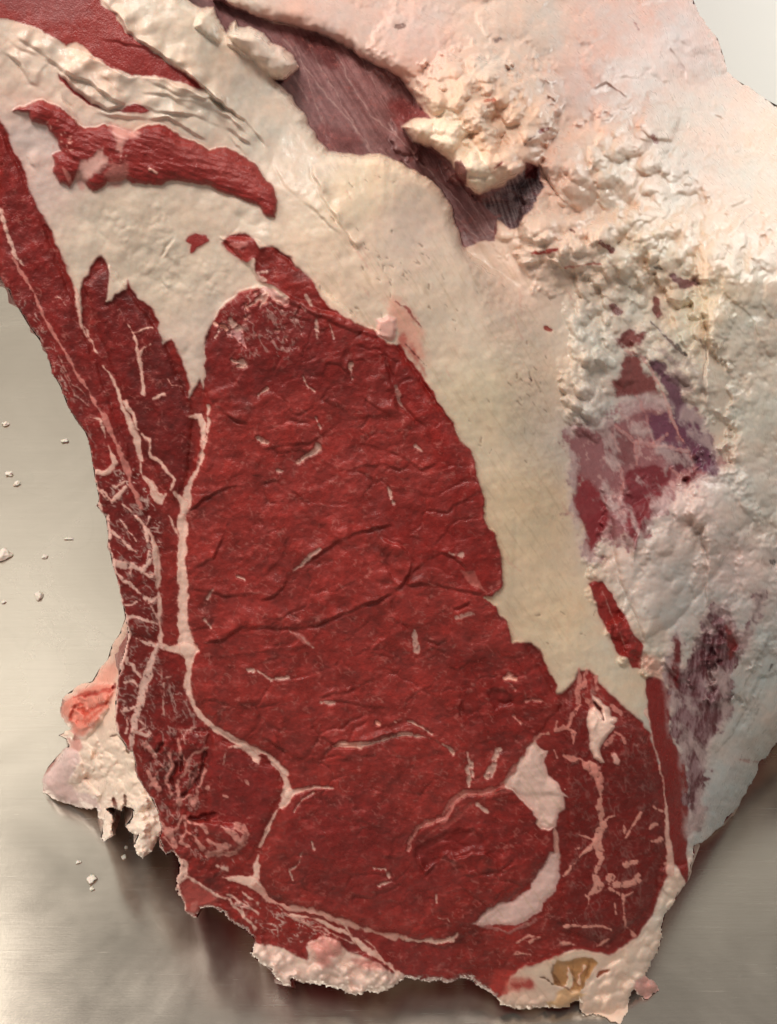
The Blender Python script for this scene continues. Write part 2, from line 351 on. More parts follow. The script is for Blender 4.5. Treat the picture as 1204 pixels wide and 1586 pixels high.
def components(L):
    """connected pieces of equal label, by union of row runs"""
    H, Wd = L.shape; par = []; runs = []; prev = []
    def find(a):
        while par[a] != a: par[a] = par[par[a]]; a = par[a]
        return a
    for y in range(H):
        r = L[y]; b = np.flatnonzero(np.diff(r)) + 1; st = np.concatenate([[0], b]); en = np.concatenate([b, [Wd]]); cur = []; j = 0
        for a, e in zip(st.tolist(), en.tolist()):
            v = int(r[a])
            if v < 0: continue
            i = len(par); par.append(i); runs.append((y, a, e, v)); cur.append((a, e, v, i))
        for a, e, v, i in cur:
            while j < len(prev) and prev[j][1] <= a: j += 1
            k = j
            while k < len(prev) and prev[k][0] < e:
                if prev[k][2] == v:
                    p, q = find(prev[k][3]), find(i)
                    if p != q: par[q] = p
                k += 1
        prev = cur
    ID = np.full(L.shape, -1, np.int32); cnt = {}
    for i, (y, a, e, v) in enumerate(runs):
        f = find(i); ID[y, a:e] = f; cnt[f] = cnt.get(f, 0) + e - a
    out = sorted([(runs[f][3], c, f) for f, c in cnt.items()], key=lambda q: (q[0], -q[1]))
    return out, ID
def cells_fix(s, mask, mn=260):
    for it in range(4):
        out, ID = components(s.label.astype(int)); small = np.isin(ID, [f for v, c, f in out if c < mn])
        if not small.any(): break
        for y, x in ((0, 1), (1, 0), (0, -1), (-1, 0)):
            for rep in range(12):
                m = small; 
                if not m.any(): break
                sh = np.roll(s.label, (y, x), (0, 1)); shs = np.roll(small, (y, x), (0, 1)); k = m & ~shs
                s.label[k] = sh[k]; small = small & ~k
def build_layer(s, t, mask, parent):
    """t = distance of the undisplaced surface, s.h = relief in metres towards the outside"""
    def blur(a):
        a = a.copy(); a[1:-1] = .25 * a[:-2] + .5 * a[1:-1] + .25 * a[2:]; a[:, 1:-1] = .25 * a[:, :-2] + .5 * a[:, 1:-1] + .25 * a[:, 2:]; return a
    s.h = blur(s.h)
    lb = 1 - s.fat
    for i in range(14): lb = blur(lb)
    lb = np.clip(lb * 2.0, 0, 1) * s.fat
    s.col *= 1 - lb[..., None] * np.array([.04, .20, .20])
    T = t - s.h
    T = np.minimum(T, ttable(s.X, s.Y) - .0008)
    Pn = pos(s.X, s.Y, T).astype(np.float32)
    gx = np.gradient(Pn, axis=1); gy = np.gradient(Pn, axis=0)
    nn = np.cross(gy, gx); nn /= np.linalg.norm(nn, axis=-1, keepdims=True) + 1e-12
    cells_fix(s, mask)
    cellm = mask[:-1, :-1] & mask[1:, :-1] & mask[:-1, 1:] & mask[1:, 1:]
    lab = s.label[:-1, :-1]
    idx = np.arange(s.X.size).reshape(s.X.shape)
    s.col = np.clip(s.col * (1 + s.fat[..., None] * np.array([.08, .0, -.02])), .002, .92) + (1 - s.fat[..., None]) * np.array([.008, .009, .007])
    C4 = np.concatenate([s.col, s.fat[..., None]], -1).reshape(-1, 4); Pf = Pn.reshape(-1, 3); Nf = nn.reshape(-1, 3)
    comps, comp_id = components(np.where(cellm, lab, -1))
    for k, cnt, ci in comps:
        name = s.parts[k]; m = comp_id == ci
        if not m.any(): continue
        q = np.stack([idx[:-1, :-1][m], idx[1:, :-1][m], idx[1:, 1:][m], idx[:-1, 1:][m]], -1)
        u, inv = np.unique(q, return_inverse=True)
        mesh_obj(name, Pf[u], inv.reshape(-1, 4), M_FLESH, parent, C4[u], Nf[u])
    return T
def back_shell(name, s, T, contour, parent, depths, shr, centre, colr):
    """closes the joint behind: the flesh goes on away from the cut face down to the table"""
    pts = []
    n = len(contour)
    for i in range(n):
        a = np.array(contour[i]); b = np.array(contour[(i + 1) % n]); k = max(1, int(np.hypot(*(b - a)) / 12))
        for j in range(k): pts.append(a + (b - a) * j / k)
    pts = np.array(pts); cx, cy = centre
    ii = np.clip(((pts[:, 1] - s.y0) / s.step).round().astype(int), 0, T.shape[0] - 1); jj = np.clip(((pts[:, 0] - s.x0) / s.step).round().astype(int), 0, T.shape[1] - 1)
    t0 = T[ii, jj]; rings = []
    for dep, sh in zip(depths, shr):
        q = pts + (np.array([cx, cy]) - pts) * sh
        t = np.minimum(t0 + dep, ttable(q[:, 0], q[:, 1]) - .001)
        rings.append(pos(q[:, 0], q[:, 1], t))
    V = np.concatenate(rings + [rings[-1].mean(0, keepdims=True)]); m = len(pts); F = []
    nz = np.array([[mnoise.fractal(Vector(v) * 22 + Vector((o, 0, 0)), .6, 2.1, 4) for o in (0, 31, 67)] for v in V])
    am = np.full((len(V), 1), .007); am[:2 * m] = 0; V = V + nz * am; V[:, 2] = np.maximum(V[:, 2], .0006)
    for r in range(len(rings) - 1):
        for i in range(m):
            j = (i + 1) % m; F.append((r * m + i, r * m + j, (r + 1) * m + j, (r + 1) * m + i))
    r = len(rings) - 1
    for i in range(m): F.append((r * m + i, r * m + (i + 1) % m, len(V) - 1, len(V) - 1))
    F = np.array(F); F4 = F[:-m]
    me = bpy.data.meshes.new(name); me.from_pydata([tuple(v) for v in V], [], [tuple(f) for f in F4] + [tuple(f[:3]) for f in F[-m:]])
    a = me.color_attributes.new('tone', 'FLOAT_COLOR', 'POINT'); a.data.foreach_set('color', np.concatenate([np.array([lin(colr) * (1 - k) + lin((206, 176, 160)) * k for k in np.clip(nz[:, 0] * 2.2 - .1, 0, 1)]), np.ones((len(V), 1))], 1).astype(np.float32).ravel())
    for p in me.polygons: p.use_smooth = True
    me.materials.append(M_FLESH); o = bpy.data.objects.new(name, me); COL.objects.link(o); o.parent = parent
    o.matrix_parent_inverse = Matrix.Translation(-parent.location)

# ================================================================== the setting
def box_obj(name, lo, hi, mat, parent=None, bev=.004):
    import bmesh
    bm = bmesh.new(); bmesh.ops.create_cube(bm, size=1)
    for v in bm.verts:
        v.co = [(lo[i] + hi[i]) / 2 + v.co[i] * (hi[i] - lo[i]) for i in range(3)]
    bmesh.ops.bevel(bm, geom=bm.edges[:], offset=bev, segments=3, affect='EDGES', profile=.5)
    me = bpy.data.meshes.new(name); bm.to_mesh(me); bm.free(); me.materials.append(mat)
    o = bpy.data.objects.new(name, me); COL.objects.link(o)
    if parent: o.parent = parent
    return o
steel = steel_material(); wallm = wall_material()
wt = bpy.data.objects.new('work_table', None); COL.objects.link(wt)
tag(wt, 'brushed stainless steel work table carrying the big beef joint', 'table')
box_obj('table_top', (-1.6, -.5, -.04), (1.6, 1.22, 0), steel, wt)
wall = box_obj('wall', (-2.5, 1.25, -1), (2.5, 1.32, 2.6), wallm); tag(wall, kind='structure')
# ================================================================== the beef joint
joint = bpy.data.objects.new('beef_joint', None); COL.objects.link(joint); joint.location = (0, .3, 0)
tag(joint, 'large raw beef hindquarter joint, cut face forward, on the steel table', 'meat')
STEP = 1.6
A = Layer(-64, -64, 1270, 1592, STEP, (220, 203, 185))
X, Y = A.X, A.Y
SIL = (P('-90,-90 1075,-90 1075,0 1085,25 1100,45 1112,58 1118,75 1124,95 1127,112 1145,125 1165,137 1185,152 1204,162 1300,215 1300,1100 1204,1152 1195,1165 1186,1176 1178,1180 1172,1200 1159,1222 1145,1249 1119,1279 1096,1300 1074,1312 1077,1322 1071,1339 1066,1365 1052,1382 1044,1402 1032,1415 1026,1438 1026,1452 1019,1478 1009,1488 1007,1498 999,1512 1016,1520 1021,1534 1012,1540 1007,1549 1000,1549 996,1546 989,1543 981,1535 977,1540 974,1558 974,1568 966,1581 959,1586 946,1583 936,1575 923,1573 903,1570 897,1563 899,1555 895,1550 883,1560 870,1563 846,1561 820,1563 800,1563 775,1556 770,1546 752,1535 735,1525 725,1515 709,1518 699,1523 682,1520 659,1521 629,1515 616,1525 599,1535 579,1540 569,1535 563,1540 553,1542 533,1536 509,1531 490,1525 452,1518 453,1529 440,1526 426,1518 420,1502 407,1495 398,1489 388,1477 395,1457 379,1442 362,1432 342,1412 329,1405 312,1410 306,1422 296,1419 286,1412 286,1399 272,1379 272,1365 276,1352 276,1329 266,1319 259,1326 254,1319 246,1299 250,1288 245,1260 230,1230 212,1205 206,1165 199,1165 189,1149 181,1132 179,1115 178,1089 181,1066 186,1029 196,996 198,979 193,953 189,933 184,906 173,873 169,850 166,820 163,800 159,795 150,785 153,772 146,739 143,719 138,686 131,669 116,649 103,626 93,599 80,576 73,549 60,526 43,503 33,486 17,460 13,450 3,437 0,433 -90,370'))
sil = A.sdpoly(SIL, (slice(None), slice(None)))
rag = 1.2 + 2.5 * ss(1250, 1500, Y) + 1.5 * ss(0, 300, 400 - Y)
sil = sil + rag * A.n2 + 1.0 * A.n1
# ---- fat colours
FC = [(60,60,222,203,186),(150,110,222,203,186),(300,60,220,207,189),(400,180,216,205,190),(480,240,212,200,185),(200,350,213,200,182),(60,240,212,192,184),
(250,430,210,198,180),(290,540,212,196,182),(560,300,226,209,182),(620,350,222,204,190),(560,430,222,203,182),(700,480,206,193,175),(800,450,214,192,175),
(850,600,214,196,175),(760,620,208,196,170),(820,800,220,201,170),(870,950,217,198,168),(950,1060,210,197,174),(500,10,222,198,187),(650,60,220,198,189),
(780,40,225,206,190),(820,60,207,197,185),(950,40,222,188,176),(1060,60,212,182,175),(900,130,215,190,183),(1000,160,212,188,182),(740,180,230,205,182),
(700,210,228,212,182),(800,180,230,207,182),(860,250,225,198,182),(1020,190,222,211,192),(950,260,226,208,188),(1100,250,222,204,189),(1160,260,225,206,187),
(1200,350,226,204,186),(900,330,227,202,183),(1000,380,229,213,190),(1090,370,228,208,186),(980,450,215,206,190),(940,520,206,203,192),(920,640,202,198,192),
(1100,470,221,212,187),(1150,520,214,205,190),(1150,650,205,200,186),(1180,800,205,200,189),(1060,770,210,190,184),(1000,870,211,196,187),(1050,900,196,192,187),
(1090,850,209,199,190),(1130,870,214,193,188),(1190,900,200,192,187),(1180,1000,184,187,183),(1150,1100,181,184,180),(1190,1130,192,187,178),(1100,1260,180,186,186),
(1130,1200,185,190,188),(1050,1400,225,208,192),(1010,1450,226,211,195),(940,1530,234,210,191),(860,1490,220,203,180),(820,1540,224,196,178),(500,1510,226,205,190),(420,1480,234,217,197)]
FC = [(x, y, r * .955, g * .925, b * .92) if x > 450 and y < 260 and x - y > 380 else (x, y, r, g, b) for x, y, r, g, b in FC]  # top-right fat darkened in colour to offset the stronger light there
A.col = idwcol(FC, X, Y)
A.label[:] = A.pid('flank_fat')
def whole(part, pts): 
    sl = A.box(pts, 5); A.label[sl][A.sdpoly(pts, sl) > 0] = A.pid(part)
FRONT = P('-90,-90 285,-90 289,-2 312,12 330,12 345,40 352,52 356,36 366,30 370,42 385,42 400,46 412,50 420,65 440,75 455,85 465,105 452,115 438,125 425,122 432,130 450,145 458,158 475,180 478,192 490,210 500,225 510,235 530,236 560,240 575,237 600,240 625,255 650,268 672,280 690,305 700,320 705,345 712,365 718,380')
FEDGE = FRONT[2:]
FRONTP = FRONT + P('770,420 850,520 870,700 880,900 1000,1090 1060,1330 1100,1700 -90,1700')
whole('fat_cap', FRONTP[len(FRONT)-14:len(FRONT)] + P('800,380 880,405 890,450 890,900 1000,1090 1035,1340 700,1340 400,450 420,330 500,235'))
TOPL = P('330,-2 330,0 400,28 460,42 500,55 530,68 560,90 600,108 622,122 640,150 655,170 640,182 622,195 640,218 655,228 690,245 705,262 715,285 735,302 765,290 800,285 835,255 860,300 900,330 1000,330 1300,400 1300,-90 330,-90')
whole('outer_fat', TOPL)
whole('side_fat', P('770,350 860,300 1000,330 1300,400 1300,1340 1065,1340 1040,1150 1000,1040 900,890 885,700 890,450 880,405'))
# ---- the big colour variation in fat: mottling, veins of connective tissue
mot = 1.5 * fbm(X, Y, 60, 5, 77, .62); mot2 = fbm(X, Y, 24, 4, 91, .6)
side = ss(860, 960, X + 0.0 * Y)
A.col *= (1 + .07 * mot + .05 * mot2)[..., None]
A.col += (np.stack([.02 * mot, -.035 * mot, -.05 * mot], -1) * (.5 + side[..., None] + .8 * ss(0, 300, 400 - Y)[..., None])).astype(np.float32)
RED = (134, 29, 24); EYE = (144, 38, 33); DARK = (108, 9, 9); PINK = (232, 204, 188)

# ---- dark silverskinned muscle in the hollow
HOL = P('285,-30 330,-10 400,28 425,38 460,42 500,55 530,68 560,90 600,108 622,122 640,150 655,170 690,200 720,260 735,302 765,292 800,285 835,255 842,290 822,320 802,350 790,354 772,342 766,372 745,374 718,384 690,400 560,330 440,200 300,60')
A.col0 = A.col.copy(); A.fat0 = A.fat.copy(); A.lab0 = A.label.copy()
sl, sd = A.reg('silverskin_muscle', HOL, (152, 108, 106), .3, rag=2.5)
Xs, Ys = X[sl], Y[sl]; mm = ss(-1.5, 1.5, sd)
def fibre_colour(sl, m, ang, scale, cA, cB, seed, amt=1.0, st=14):
    f = fbm(X[sl], Y[sl], scale, 4, seed, .7, ang, st); k = ss(-.25, .3, f)[..., None]
    c = lin(cA).astype(np.float32) * (1 - k) + lin(cB).astype(np.float32) * k
    A.col[sl] += (c - A.col[sl]) * (m * amt)[..., None]; return f
f = fibre_colour(sl, mm, 58, 8, (98, 46, 46), (152, 112, 110), 5, .55)
A.h[sl] += .0002 * f * mm
purple = ss(-40, 60, (Xs - 540) * .75 - (Ys - 180) * .6 + 0) ; 
lil = mm * ss(110, 0, np.abs((Xs - 470) * .78 - (Ys - 150) * .62 + 10)) * .35
A.col[sl] += (lin((150, 118, 120)).astype(np.float32) - A.col[sl]) * lil[..., None]
for q, w in (('475,60 500,110 530,160 560,215 600,265', 2), ('440,60 470,100 500,140 535,180 600,260 650,310', 2.5), ('520,80 545,130 575,180 620,215', 1.6), ('455,60 475,120 500,190', 1.6), ('590,230 640,270 700,330 740,370', 1.5), ('500,180 505,205 520,232', 1.5), ('560,90 590,150 620,190', 1.2), ('600,190 650,250 700,300 755,365', 1.8), ('690,260 730,310 765,360', 1.2), ('420,55 450,110 480,160', 1.4)):
    A.stroke(P(q), w, (190, 160, 155), .6, rag=.5, mix=.6, up=.0003)
A.reg(None, P('425,42 460,48 500,62 530,80 520,110 500,100 470,80'), (92, 24, 26), .1, rag=6, soft=8, mix=.7)
A.reg(None, P('625,150 650,165 672,182 640,192 615,196 600,160'), (120, 34, 34), .1, rag=4, soft=7, mix=.7)
A.reg(None, P('480,215 500,190 560,210 560,236 520,236'), (122, 56, 56), .1, rag=4, soft=9, mix=.6)
sl2, sd2 = A.reg(None, P('745,308 770,300 790,280 830,255 842,290 822,320 802,350 790,354 772,342'), (112, 86, 88), .3, rag=4, soft=3)
fibre_colour(sl2, ss(-2, 2, sd2), 72, 4, (88, 62, 66), (150, 132, 132), 15, .9, 10)
A.reg(None, P('702,250 716,247 724,265 722,285 708,280'), (80, 14, 16), 0, rag=3); A.reg(None, P('815,252 832,255 830,275 815,275'), (112, 40, 42), 0, rag=3)

front = ss(-1, 1, A.sdpoly(FRONTP, (slice(None), slice(None))))
A.col += (A.col0 - A.col) * front[..., None]; A.fat += (A.fat0 - A.fat) * front; A.label = np.where(front > .5, A.lab0, A.label)
A.reg('outer_fat', P('622,195 640,184 672,181 700,165 770,280 742,302 722,288 708,268 690,245 668,225 655,228 640,218'), (230, 214, 192), 1, rag=1.5)
A.reg(None, P('702,250 716,247 724,265 722,285 708,280'), (110, 34, 36), 0, rag=3, mix=.9)
# ---- lean meat: the whole cut face, then the fat seams drawn between the muscles
BIG = (P('-90,120 0,188 13,206 20,229 33,252 42,282 53,309 66,335 80,359 96,399 106,417 115,443 120,476 127,505 126,467 128,433 138,428 140,413 150,398 158,397 166,405 171,423 166,447 164,468 174,466 179,456 193,447 199,433 205,447 213,461 233,476 248,496 246,510 252,533 266,524 272,533 279,553 289,576 297,599 293,616 309,589 317,603 319,559 319,526 329,500 342,480 355,466 367,456 380,449 400,448 432,466 440,468 447,461 425,445 405,435 396,420 393,403 384,408 372,403 350,388 343,375 350,364 380,361 392,368 403,383 412,379 430,385 450,400 466,417 483,433 496,456 510,476 533,491 549,500 566,503 583,516 600,530 620,535 629,550 652,579 666,599 682,626 699,652 712,679 729,696 737,716 736,736 749,759 750,782 749,800 752,810 765,827 775,850 777,880 780,903 775,916 762,924 750,926 764,938 779,953 790,975 795,995 823,996 837,1006 843,1026 853,1043 863,1059 863,1074 872,1072 886,1059 896,1038 913,1036 926,1052 943,1072 959,1086 979,1106 996,1119 1006,1136 1013,1152 1021,1186 1029,1206 1032,1233 1033,1259 1036,1296 1038,1326 1038,1345 1029,1372 1019,1392 1013,1412 999,1435 986,1452 966,1468 943,1480 926,1476 903,1470 880,1473 863,1482 833,1492 808,1500 790,1512 788,1540 770,1546')
       + P('752,1545 735,1532 725,1522 640,1530 600,1505 560,1480 540,1476 520,1458 505,1452 490,1462 480,1490 460,1480 440,1468 420,1465 395,1466 380,1452 300,1450 255,1330 230,1245 205,1200 196,1165 170,1130 170,1060 185,990 150,820 120,700 0,470 -90,400'))
sl, sdB = A.reg('flank_muscle', BIG, RED, 0, rag=2.2, soft=2.4)
A.h[sl] += -.0010 * ss(-1, 6, sdB)
def part(name, q): whole_if(name, P(q))
redm = np.zeros(X.shape, bool); redm[sl] = sdB > 0
def whole_if(name, pts):
    sl = A.box(pts, 5); m = (A.sdpoly(pts, sl) > 0) & redm[sl]; A.label[sl][m] = A.pid(name)
part('inner_flank_muscle', '118,380 180,400 320,590 320,640 290,790 282,800 270,760 215,700 160,560 128,500')
LOIN = P('319,640 319,540 340,470 400,440 600,520 800,800 790,960 870,1090 815,1160 800,1230 860,1270 870,1320 740,1440 690,1470 480,1420 390,1372 395,1340 440,1235 447,1218 425,1185 345,1135 298,1085 285,1010 282,860 300,730')
whole_if('loin_muscle', LOIN)
whole_if('cap_muscle', P('340,360 400,355 480,420 560,500 610,520 600,560 540,520 430,470 395,425'))
whole_if('round_muscle', P('320,1120 345,1135 425,1185 447,1218 440,1235 395,1340 390,1372 370,1330 330,1310 300,1260 320,1180'))
whole_if('torn_muscle', P('236,1010 285,1010 298,1085 320,1120 320,1180 300,1260 330,1310 380,1330 390,1372 300,1370 200,1200 205,1150'))
whole_if('bottom_muscle', P('240,1340 300,1370 390,1372 480,1420 690,1470 740,1440 860,1420 900,1440 1000,1440 940,1490 780,1560 380,1560'))
whole_if('side_muscle', P('870,1090 855,1030 900,1030 1060,1200 1040,1400 960,1480 860,1440 880,1330 875,1260 815,1160'))
# tone of each muscle
def TN(q, c, mix, soft, rag):
    sl = A.box(q, 14 + rag + soft); sd = A.sdpoly(q, sl) + rag * A.n1[sl]
    A.col[sl] += (lin(c).astype(np.float32) - A.col[sl]) * (mix * ss(-soft, soft, sd) * ss(.6, .3, A.fat[sl]))[..., None]
TN(P('318,650 318,540 340,475 400,448 450,470 560,520 640,560 740,720 755,810 780,900 770,925 800,1000 860,1060 855,1130 800,1190 700,1400 640,1450 480,1405 392,1370 442,1235 445,1215 425,1185 345,1135 298,1085 285,1010 290,800'), EYE, 1.0, 10, 8)
def tone(q, c, mix=.7, soft=14, rag=14): TN(P(q), c, mix, soft, rag)
tone('870,1080 1000,1130 1030,1300 1000,1430 930,1470 860,1450 880,1300 860,1200', (116, 12, 10), .8)
tone('128,440 170,410 240,500 290,600 300,700 280,780 220,700 160,580', (104, 8, 10), .8, 8, 6)
tone('0,200 60,330 115,470 200,640 250,800 240,900 200,900 100,620 0,430', (122, 16, 17), .6)
tone('540,420 600,500 640,560 700,660 740,760 720,800 640,640 560,540', (136, 16, 12), .7)
tone('640,790 760,830 775,900 740,930 680,880 600,830', (142, 22, 18), .6)
tone('700,1000 850,1040 850,1120 760,1180 700,1100', (128, 18, 15), .7)
tone('310,520 340,480 420,470 520,520 500,600 360,600 320,620', (118, 14, 16), .6)
tone('640,1280 860,1240 850,1340 740,1330 650,1350', (122, 16, 16), .55)
tone('440,1240 560,1220 640,1280 560,1330 450,1340', (128, 24, 25), .5)
tone('240,1020 280,1020 300,1090 320,1130 300,1240 230,1230 215,1150', (116, 14, 14), .7)
tone('310,1150 420,1180 430,1230 390,1320 330,1290', (130, 28, 28), .7)
tone('420,1480 560,1430 700,1470 720,1520 640,1520', (136, 34, 34), .5)

# marbling: fine grain & flecks in the lean
def gm(m, amt, sc, seed, c=(172, 84, 78), ang=0, st=1.0, thr=.25):
    pass
sl0 = (slice(None), slice(None))
leanw = 1 - A.fat
fine = fbm(X, Y, 5, 3, 300, .7, 12, 2.2); fine2 = fbm(X, Y, 14, 4, 310, .65, -8, 2.0); big = fbm(X, Y, 70, 4, 320, .6)
loin_w = np.zeros_like(X); slL = A.box(LOIN, 20); loin_w[slL] = ss(-8, 14, A.sdpoly(LOIN, slL)); loin_w *= leanw
A.col *= (1 + leanw * (-.04 + .18 * fine + .34 * fine2 + .5 * big + .3 * fbm(X, Y, 30, 3, 341, .6)))[..., None]
k = (leanw * ss(.18, .6, fine2 + .35 * fine + .2 * big) * (.18 + .2 * loin_w))[..., None]
A.col += (lin((186, 92, 86)).astype(np.float32) - A.col) * k
def ridge(sc, seed, wd, ang=0, st=1.0, m0=.1, m1=.3, msc=40):
    n = fbm(X, Y, sc, 3, seed, .55, ang, st); return np.exp(-(n / wd) ** 2) * ss(m0, m1, fbm(X, Y, msc, 3, seed + 7, .6))
rm = np.clip(ridge(17, 1001, .045, 15, 1.7, .12, .3, 22) + .8 * ridge(26, 1021, .03, -25, 1.4, .1, .3, 30) + .7 * ridge(10, 1041, .05, 60, 1.5, .22, .4, 16), 0, 1) * leanw
A.col += (lin((198, 118, 108)).astype(np.float32) - A.col) * (rm * .4)[..., None]
A.h += rm * .00012
for q, sd9, an, cc in ((P('150,730 215,720 252,800 252,1000 235,1100 190,1140 176,1060 190,980 170,860'), 1301, 35, .95), (P('225,1020 300,1060 320,1130 310,1300 380,1330 330,1360 250,1280 212,1170'), 1331, 70, .4), (P('15,450 60,470 150,690 150,760 90,600'), 1351, 50, .5), (P('300,1370 480,1420 600,1500 440,1460'), 1371, 25, .7), (P('880,1060 910,1050 1000,1150 1030,1300 1000,1420 930,1460 880,1430 880,1200'), 1391, 75, .22), (P('345,455 420,450 480,480 450,560 380,560 340,520'), 1401, 60, .6)):
    sl = A.box(q, 6); x_, y_ = X[sl], Y[sl]; m = ss(-4, 8, A.sdpoly(q, sl)) * leanw[sl]
    v = np.maximum(np.exp(-(fbm(x_, y_, 17, 3, sd9, .55, an, 2.2) / .06) ** 2) * ss(-.1, .12, fbm(x_, y_, 26, 2, sd9 + 5)), .9 * np.exp(-(fbm(x_, y_, 11, 3, sd9 + 9, .55, an + 60, 1.4) / .05) ** 2) * ss(.05, .25, fbm(x_, y_, 20, 2, sd9 + 15)))
    A.col[sl] += (lin((222, 180, 168)).astype(np.float32) - A.col[sl]) * (v * m * cc)[..., None]; A.h[sl] += .0003 * v * m
# creases between the muscle bundles (polygonal network on the eye)
wx = X + 26 * fbm(X, Y, 70, 3, 401) ; wy = Y + 26 * fbm(X, Y, 70, 3, 402)
f1, f2, cid = worley(wx / 1.55 , wy + wx * .12, 44, 12, 1.0)
e = f2 - f1
keep = ss(-.1, .25, fbm(X, Y, 110, 3, 409))
A.h += (loin_w * (.0010 * (cid - .5) * ss(0, .16, e) - .0008 * np.exp(-(e / .035) ** 2) * keep)).astype(np.float32)
A.col *= (1 - loin_w * .22 * np.exp(-(e / .03) ** 2) * keep)[..., None]
tilt = ((wx / 1.55) / 44 - np.floor((wx / 1.55) / 44)) 
f1, f2, cid2 = worley(wx / 1.8 + 90, wy * 1.0, 17, 33, 1.0); e2 = f2 - f1
A.h += (leanw * (.00022 * (cid2 - .5) * ss(0, .2, e2) - .00010 * np.exp(-(e2 / .06) ** 2)) * (.5 + .7 * ss(-.2, .3, fbm(X, Y, 90, 2, 77)))).astype(np.float32)
A.h += leanw * (.0016 * big + .00032 * fine2 + .00010 * fine)
# flecks
def F(q, n, L, ang, w, seed, sp=35, mix=.75, col=(190, 112, 104)): A.specks(P(q), int(n * .45), (L[0] * .7, L[1] * .75), ang, w, col, seed, sp=sp, mix=mix * .85)
F('320,560 420,470 560,530 660,620 740,740 760,830 700,900 560,900 420,960 300,990 290,800', 150, (5, 17), -20, (1.3, 2.4), 1, 60, .62)
F('300,1010 440,960 600,930 780,960 850,1060 840,1120 780,1170 560,1160 440,1190 340,1110', 150, (5, 18), 12, (1.2, 2.2), 2, 35, .6)
F('450,1240 560,1190 700,1190 660,1240 640,1300 850,1300 830,1340 700,1440 600,1420 410,1360', 150, (4, 16), 10, (1.2, 2.4), 3, 40, .6)
F('330,1150 420,1190 430,1230 390,1320 320,1300', 22, (4, 10), 40, (1.3, 2.2), 4, 60, .6)
F('0,200 50,310 110,450 200,620 250,760 230,830 180,760 90,560 0,420', 90, (4, 12), 55, (1.2, 2.1), 5, 25, .6)
F('135,440 170,420 240,510 290,610 300,700 270,740 200,640', 60, (4, 14), 60, (1.2, 2.4), 6, 60, .6)
F('880,1070 910,1050 1000,1130 1025,1300 1010,1400 940,1465 870,1450 890,1300 870,1180', 150, (4, 15), 70, (1.2, 2.6), 7, 60, .6)
F('1010,1060 1035,1100 1050,1170 1060,1290 1040,1240 1020,1130', 30, (3, 9), 80, (1.2, 2), 8, 30, .5)
F('380,1470 480,1440 620,1470 760,1470 900,1450 820,1490 760,1520 640,1510 500,1470', 120, (5, 18), 18, (1.3, 2.5), 9, 20, .55)
F('350,460 400,450 450,480 520,500 480,560 400,560 340,520', 60, (4, 14), -50, (1.3, 3.2), 10, 40, .7)
F('215,1140 290,1140 320,1200 320,1300 250,1260', 40, (5, 18), 70, (1.5, 3), 11, 30, .6)

# ---- traced marbling and seams (fat)
def St(ox, oy, q, w, mix=.95, col=PINK, part=None, rag=1.5, up=.0003, sc=3.01): A.stroke(Z(ox, oy, q, sc), np.asarray(w) * 1.12, col, .85, part, rag=rag, up=up, mix=mix)
SEAM = 'fat_seam'
St(0, 400, '60,0 140,130 210,280 280,400 375,560 450,680 495,760 540,860 585,950 615,1060 660,1170', [3, 3.5, 3.5, 3.5, 4, 5, 9, 7, 7, 6, 5], part=SEAM, col=(204, 138, 128))
St(0, 800, '640,0 710,90 730,200 740,350 748,480 752,590', [5, 6, 9, 6, 5, 5], part=SEAM, col=(232, 204, 188))
St(0, 300, '0,75 40,200 75,300 110,330', [6, 6, 4, 2], .8)
St(0, 400, '355,140 365,240 390,340 455,440', [4, 3, 3, 2]); St(0, 400, '395,320 430,400 455,440', [3, 4, 2])
St(0, 400, '485,500 530,570 560,660 600,760 640,840 655,940', [2, 4, 5, 8, 10, 5], part=SEAM); St(0, 400, '585,670 615,720 640,800', [8, 6, 4])
St(0, 400, '660,820 700,850 705,920 760,970 815,1030 800,1080', [3, 5, 4, 4, 5, 3]); St(0, 400, '650,950 665,1020', 2)
St(0, 400, '600,310 640,400 655,480 665,560 668,630', [3, 4, 4, 4, 4]); St(0, 400, '615,350 660,335 710,325', [4, 3, 2]); St(0, 400, '655,450 670,415 705,398', [4, 3, 2])
St(0, 400, '715,655 745,640 772,635', [4, 3.5, 3]); St(0, 400, '260,180 290,190 305,215', 1.5); St(0, 400, '780,560 800,590 850,600', 1.3)
St(0, 400, '440,1000 500,1000 535,960 510,880', [10, 8, 7, 3], part=SEAM); St(0, 400, '480,1080 520,1130 590,1070', [3, 7, 4]); St(0, 400, '670,1020 720,1070 740,1130 775,1100', [4, 12, 12, 4])
St(0, 400, '700,1050 745,1100', 7); St(0, 400, '270,450 330,580 400,640', 1.3, .5); St(0, 400, '290,520 350,640 420,690', 1.3, .5)
St(0, 400, '890,735 930,740 950,790 945,880', [6, 9, 8, 6], part=SEAM); St(0, 400, '972,690 968,780 955,850', [4, 6, 6], part=SEAM)
St(0, 400, '950,850 935,960 890,1040 870,1120 850,1204', [5, 5, 8, 11, 12], part=SEAM); St(0, 400, '820,1100 850,1140 860,1190', [6, 12, 10], part=SEAM)
St(0, 800, '848,0 850,150 855,300 855,450 862,560 870,620', [13, 13, 13, 14, 17, 24], part=SEAM, col=(232, 204, 188)); St(0, 800, '790,0 810,50 830,90', 4)
St(0, 800, '740,600 800,615 860,625 925,625', [5, 9, 18, 4], part=SEAM, col=(232, 204, 188)); St(0, 800, '870,620 885,660 885,700 870,760 885,850 940,930 1000,990 1060,1020 1120,1060 1204,1095', [20, 14, 8, 8, 9, 7, 8, 11, 9, 7], part=SEAM, col=(232, 204, 188))
